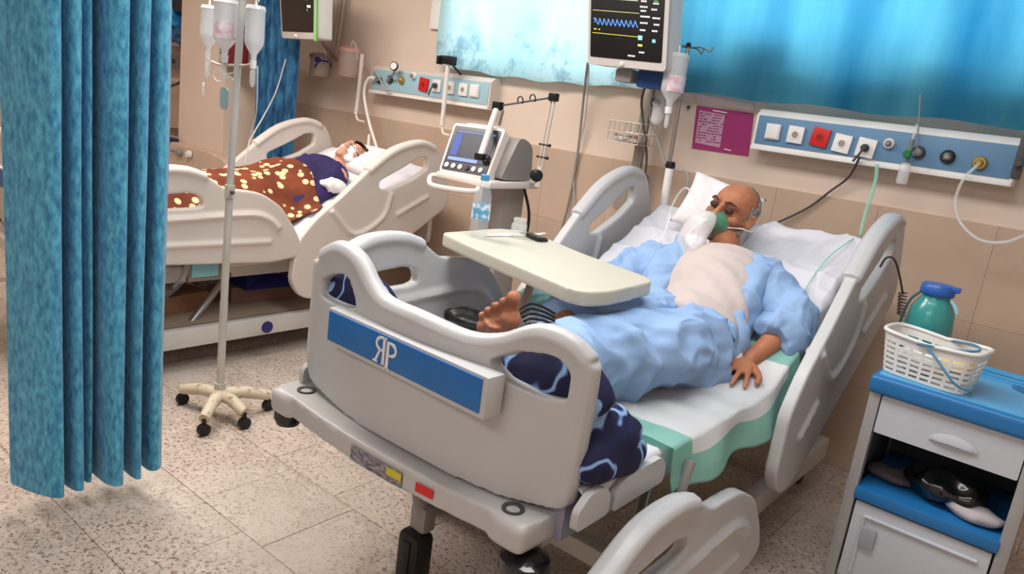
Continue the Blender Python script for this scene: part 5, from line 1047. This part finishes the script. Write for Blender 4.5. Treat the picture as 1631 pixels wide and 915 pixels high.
# ---------------------------------------------------------------- equipment on the back wall, left
HOSEW = mat('white_hose', (234, 224, 216), .4)
for px, lab in ((576, 'white hanging tube with a hooked end left of the pale wall unit'), (713, 'white hanging tube with a hooked end in front of the pale wall unit')):
    if px == 576: pts = [at(577, 86, y=3.42), at(572, 140, y=3.42), at(567, 182, y=3.42), at(570, 191, y=3.41), at(580, 194, y=3.40)]
    else: pts = [at(714, 100, y=3.36), at(709, 150, y=3.37), at(704, 200, y=3.38), at(706, 212, y=3.38), at(716, 216, y=3.37)]
    b = BM(); stube(b, pts[:3], .014, 10); stube(b, pts[2:], .007, 8); setp(obj('hanging_tube', b, HOSEW), lab, 'tube')
b = BM(); c = at(714, 96, y=3.36); box(b, c, (.10, .05, .05), .008); box(b, c+Vector((-.05, -.02, -.005)), (.02, .04, .05), .004); box(b, c+Vector((.06, -.02, -.005)), (.02, .04, .05), .004); cyl(b, c, (c.x+.01, 3.47, 1.54), .006); setp(obj('clamp', b, BLACK), 'black clamp holding the hanging tube at the edge of the bright curtain', 'clamp')
cable('breathing_hose', [q_at(603, 125)+Vector((0, -.03, 0)), at(586, 126, y=3.40), at(580, 150, y=3.40), at(588, 195, y=3.38), at(597, 225, y=3.36), at(604, 248, y=3.34)], .010, HOSEW, 'white breathing hose curling from the pale wall unit down to the bed behind', 'hose')
cable('thin_hose', [at(588, 215, y=3.38), at(586, 245, y=3.34)], .010, HOSEW, 'short straight white hose beside the breathing hose', 'hose', 2)
cable('gauge_lead', [at(590, 105, y=3.40), at(602, 120, y=3.40), at(612, 140, y=3.40), at(622, 144, y=3.42)], .006, mat('lead_grey', (170, 160, 152), .5), 'grey lead crossing the left end of the pale wall unit')
# suction jars
def wjar(px, py, y, r, h, label, full):
    t = thing('suction_jar', at(px, py, y=y), label, 'jar'); c = at(px, py, y=y)
    b = BM(); lathe(b, c-Vector((0, 0, h)), [(r*.9, 0), (r, .01), (r, h*.9), (r*1.06, h*.93), (r*1.06, h)], 24, cap=False); solidify(b, .003); obj('jar_glass', b, film('suction_glass', (226, 206, 194), .55, .08), t)
    b = BM(); lathe(b, c-Vector((0, 0, .004)), [(r*1.1, 0), (r*1.1, .02), (r*.7, .035)], 24); obj('jar_lid', b, full, t)
    b = BM(); stube(b, [c+Vector((0, 0, .03)), c+Vector((.02, -.01, .07)), c+Vector((.07, -.01, .03)), c+Vector((.08, 0, -.05))], .006, 8); obj('jar_tube', b, CLEAR2, t)
    b = BM(); box(b, c+Vector((0, (YB-y)/2, -h*.3)), (.03, YB-y, .03), .003); obj('jar_bracket', b, STEEL, t)
wjar(558, 82, 3.44, .072, .17, 'clear suction jar with pinkish lid on the wall right of the far monitor', mat('lid_pink', (214, 170, 156), .4))
wjar(510, 92, 3.46, .07, .13, 'smaller smoky suction jar on the wall under the far monitor', mat('lid_smoke', (160, 140, 130), .4))
b = BM(); c = at(508, 96, y=3.37); lathe(b, c, [(.008, 0), (.022, .005), (.022, .02), (.01, .026)], 16, (.3, -1, .2)); cyl(b, c, c+Vector((-.03, -.01, -.05)), .007); cyl(b, c, (c.x, 3.45, c.z), .006); setp(obj('valve_knob', b, mat('valve_blue', (40, 52, 140), .4)), 'blue valve knob between the two suction jars', 'valve')
p0 = at(548, 0, y=3.48); p1 = at(538, 75, y=3.48)
b = BM(); tube(b, [p0+Vector((0, 0, .3)), p0, p1, at(535, 85, y=3.48)], .012, 10); tube(b, [p0+Vector((-.04, 0, .3)), p0+Vector((-.04, 0, 0)), p1+Vector((-.04, 0, 0))], .012, 10); setp(obj('wall_pipes', b, mat('pipe_grey', (176, 156, 148), .4)), 'pair of pinkish grey pipes running down the wall right of the far monitor', 'pipe', kind=None)
b = BM(); c = at(515, 70, y=3.3); tube(b, [at(510, 58, y=3.1), c, at(535, 95, y=3.5)], .014, 8); setp(obj('monitor_bracket', b, mat('arm_brown', (150, 120, 106), .5)), 'brownish arm carrying the far monitor', 'arm')
# station beyond the pillar
dv = thing('compressor', at(300, 290, y=3.0), 'beige machine with round knobs on a stand in the dim station beyond the drip stand', 'machine')
DB = mat('device_beige', (204, 180, 160), .5)
c = at(308, 258, y=3.0); dist = 1; W_ = (at(360, 255, y=3.0)-at(252, 255, y=3.0)).length; H_ = .19
b = BM(); lp = [(-.5, -.5), (-.5, .25), (-.38, .5), (.25, .5), (.42, .38), (.5, -.05), (.5, -.5)]
extrude_poly(b, rounded([c+Vector((u*W_, 0, v*H_+.01)) for u, v in lp], .04), (0, .3, 0)); dbody = remesh(b, .012, 3); obj('device_body', dbody, DB, dv, angle=180)
for px, py in ((287, 243), (303, 246), (277, 240)):
    b = BM(); q = at(px, py, y=2.99); r_ = .028 if px != 277 else .012; lathe(b, q, [(r_, 0), (r_*1.05, .01), (r_*.8, .03)], 20, (0, -1, 0)); obj('knob', b, WHITE if px == 303 else GREY, dv)
b = BM(); q = at(268, 222, y=3.02); box(b, q, (.16, .1, .03), .01); obj('device_cap', b, mat('cap_navy', (36, 38, 80), .5), dv)
b = BM(); box(b, (c.x, 3.16, (c.z-.1)/2), (W_*.8, .34, c.z-.12), .02); obj('device_stand', b, mat('stand_brown', (150, 128, 112), .6), dv)
bl = thing('green_bottle', at(322, 216, y=3.3), 'olive green bottle behind the beige machine', 'bottle'); q = at(322, 218, y=3.3)
b = BM(); lathe(b, q, [(.04, 0), (.045, .01), (.045, .10), (.018, .15), (.016, .19)], 20); obj('bottle_body', b, mat('olive_bottle', (112, 108, 58), .35), bl)
b = BM(); lathe(b, q+Vector((0, 0, .188)), [(.019, 0), (.019, .02)], 14); obj('bottle_cap', b, WHITE, bl)
b = BM(); q2 = at(318, 222, y=3.35); span(b, (q2.x-.5, 3.2, q.z-.03), (q2.x+.12, YB, q.z)); setp(obj('wall_shelf', b, mat('shelf_brown', (120, 96, 80), .6)), 'brown wall shelf behind the beige machine', 'shelf')
b = BM(); q = at(300, 206, y=3.3); lathe(b, q-Vector((0, 0, .02)), [(.03, 0), (.034, .01), (.034, .07), (.03, .075)], 18, cap=False); solidify(b, .002); setp(obj('cup', b, CLEAR2), 'clear cup left of the olive green bottle', 'cup')
eb = thing('electric_unit', at(275, 95, y=3.45), 'grey wall box with sockets and hanging cables beyond the near curtain', 'wall box')
b = BM(); a_, c_ = at(250, 78, y=3.42), at(300, 106, y=3.42); box(b, ((a_.x+c_.x)/2, 3.48, (a_.z+c_.z)/2-.03), (abs(c_.x-a_.x), .12, .13), .006); obj('unit_box', b, mat('unit_dark', (108, 104, 104), .5), eb)
b = BM(); q = at(276, 97, y=3.41); lathe(b, q, [(.018, 0), (.018, .012)], 14, (0, -1, 0)); obj('socket', b, DGREY, eb)
b = BM(); a_, c_ = at(252, 62, y=3.44), at(304, 76, y=3.44); box(b, ((a_.x+c_.x)/2, 3.50, (a_.z+c_.z)/2), (abs(c_.x-a_.x), .1, .05), .006); obj('unit_shelf', b, mat('unit_silver', (178, 172, 168), .4), eb)
cable('dangling_cable', [at(305, 40, y=3.38), at(308, 75, y=3.38), at(300, 112, y=3.38), at(288, 130, y=3.38), at(270, 138, y=3.4)], .012, DGREY, 'thick dark cable looping down beside the grey wall box')
cable('dangling_cable', [at(290, 40, y=3.38), at(288, 75, y=3.38)], .010, DGREY, 'short dark cable above the grey wall box', sub=3)
crumple('blue_pouch', at(268, 22, y=3.3), .19, (1, .5, .9), mat('bright_blue_plastic', (20, 130, 200), .35), 'bright blue plastic pouch hanging at the top beside the near curtain', 'pouch', 31, .2, .02)
crumple('blue_pouch', at(285, 45, y=3.36), .2, (1, .4, .6), film('blue_film', (60, 110, 160), .75, .3), 'translucent blue bag under the bright blue pouch', 'bag', 33, .2, .02)
b = BM(); q = at(298, 4, y=3.3); box(b, q, (.35, .1, .16), .01); setp(obj('dark_monitor', b, BLACK), 'black screen cut by the top of the frame beyond the drip bottles', 'monitor')
b = BM(); q = at(318, 26, y=3.3); box(b, q, (.22, .1, .16), .02); setp(obj('beige_box', b, DB), 'beige box mounted high on the pillar beside the black screen', 'box')
b = BM(); q = at(372, 72, y=3.07); box(b, (q.x, 3.075, q.z), (.30, .05, .28), .01); box(b, (q.x, 3.045, q.z+.06), (.2, .012, .05), .003); setp(obj('sanitizer_box', b, mat('maroon_box', (112, 30, 36), .5)), 'dark red box on the pillar behind the drip stand pole', 'box')
for px, py in ((320, 42), (318, 20)):
    b = BM(); q = at(px, py, y=3.27); lathe(b, q, [(.03, 0), (.03, .02), (.015, .03)], 14, (0, -1, 0)); 
    setp(obj('dial', b, DGREY), 'lower dark dial on the beige box by the pillar' if py == 42 else 'upper dark dial on the beige box by the pillar', 'dial')

# ---------------------------------------------------------------- groups of alike things
GROUPS = {'drip_bottle': 'hanging drip bottles', 'hospital_bed': 'hospital beds', 'mattress': 'bed mattresses', 'bed_sheet': 'white bed sheets', 'window_curtain': 'window curtains', 'wall_unit': 'wall units above the beds', 'carton': 'cartons under the bed behind', 'suction_jar': 'suction jars on the wall', 'cable': 'cables hanging by the large monitor', 'hanging_tube': 'white hanging tubes with hooks', 'folded_cloth': 'folded cloths on the cabinet shelf', 'patient_monitor': 'patient monitors', 'box': 'dark boxes on the window sill', 'dial': 'dials on the beige box', 'dangling_cable': 'cables by the grey wall box', 'pillow': 'white pillows', 'person': 'patients in bed'}
for o_ in COL.objects:
    k_ = o_.name.split('.')[0]
    if o_.parent is None and k_ in GROUPS and o_.get('label'): o_['group'] = GROUPS[k_]
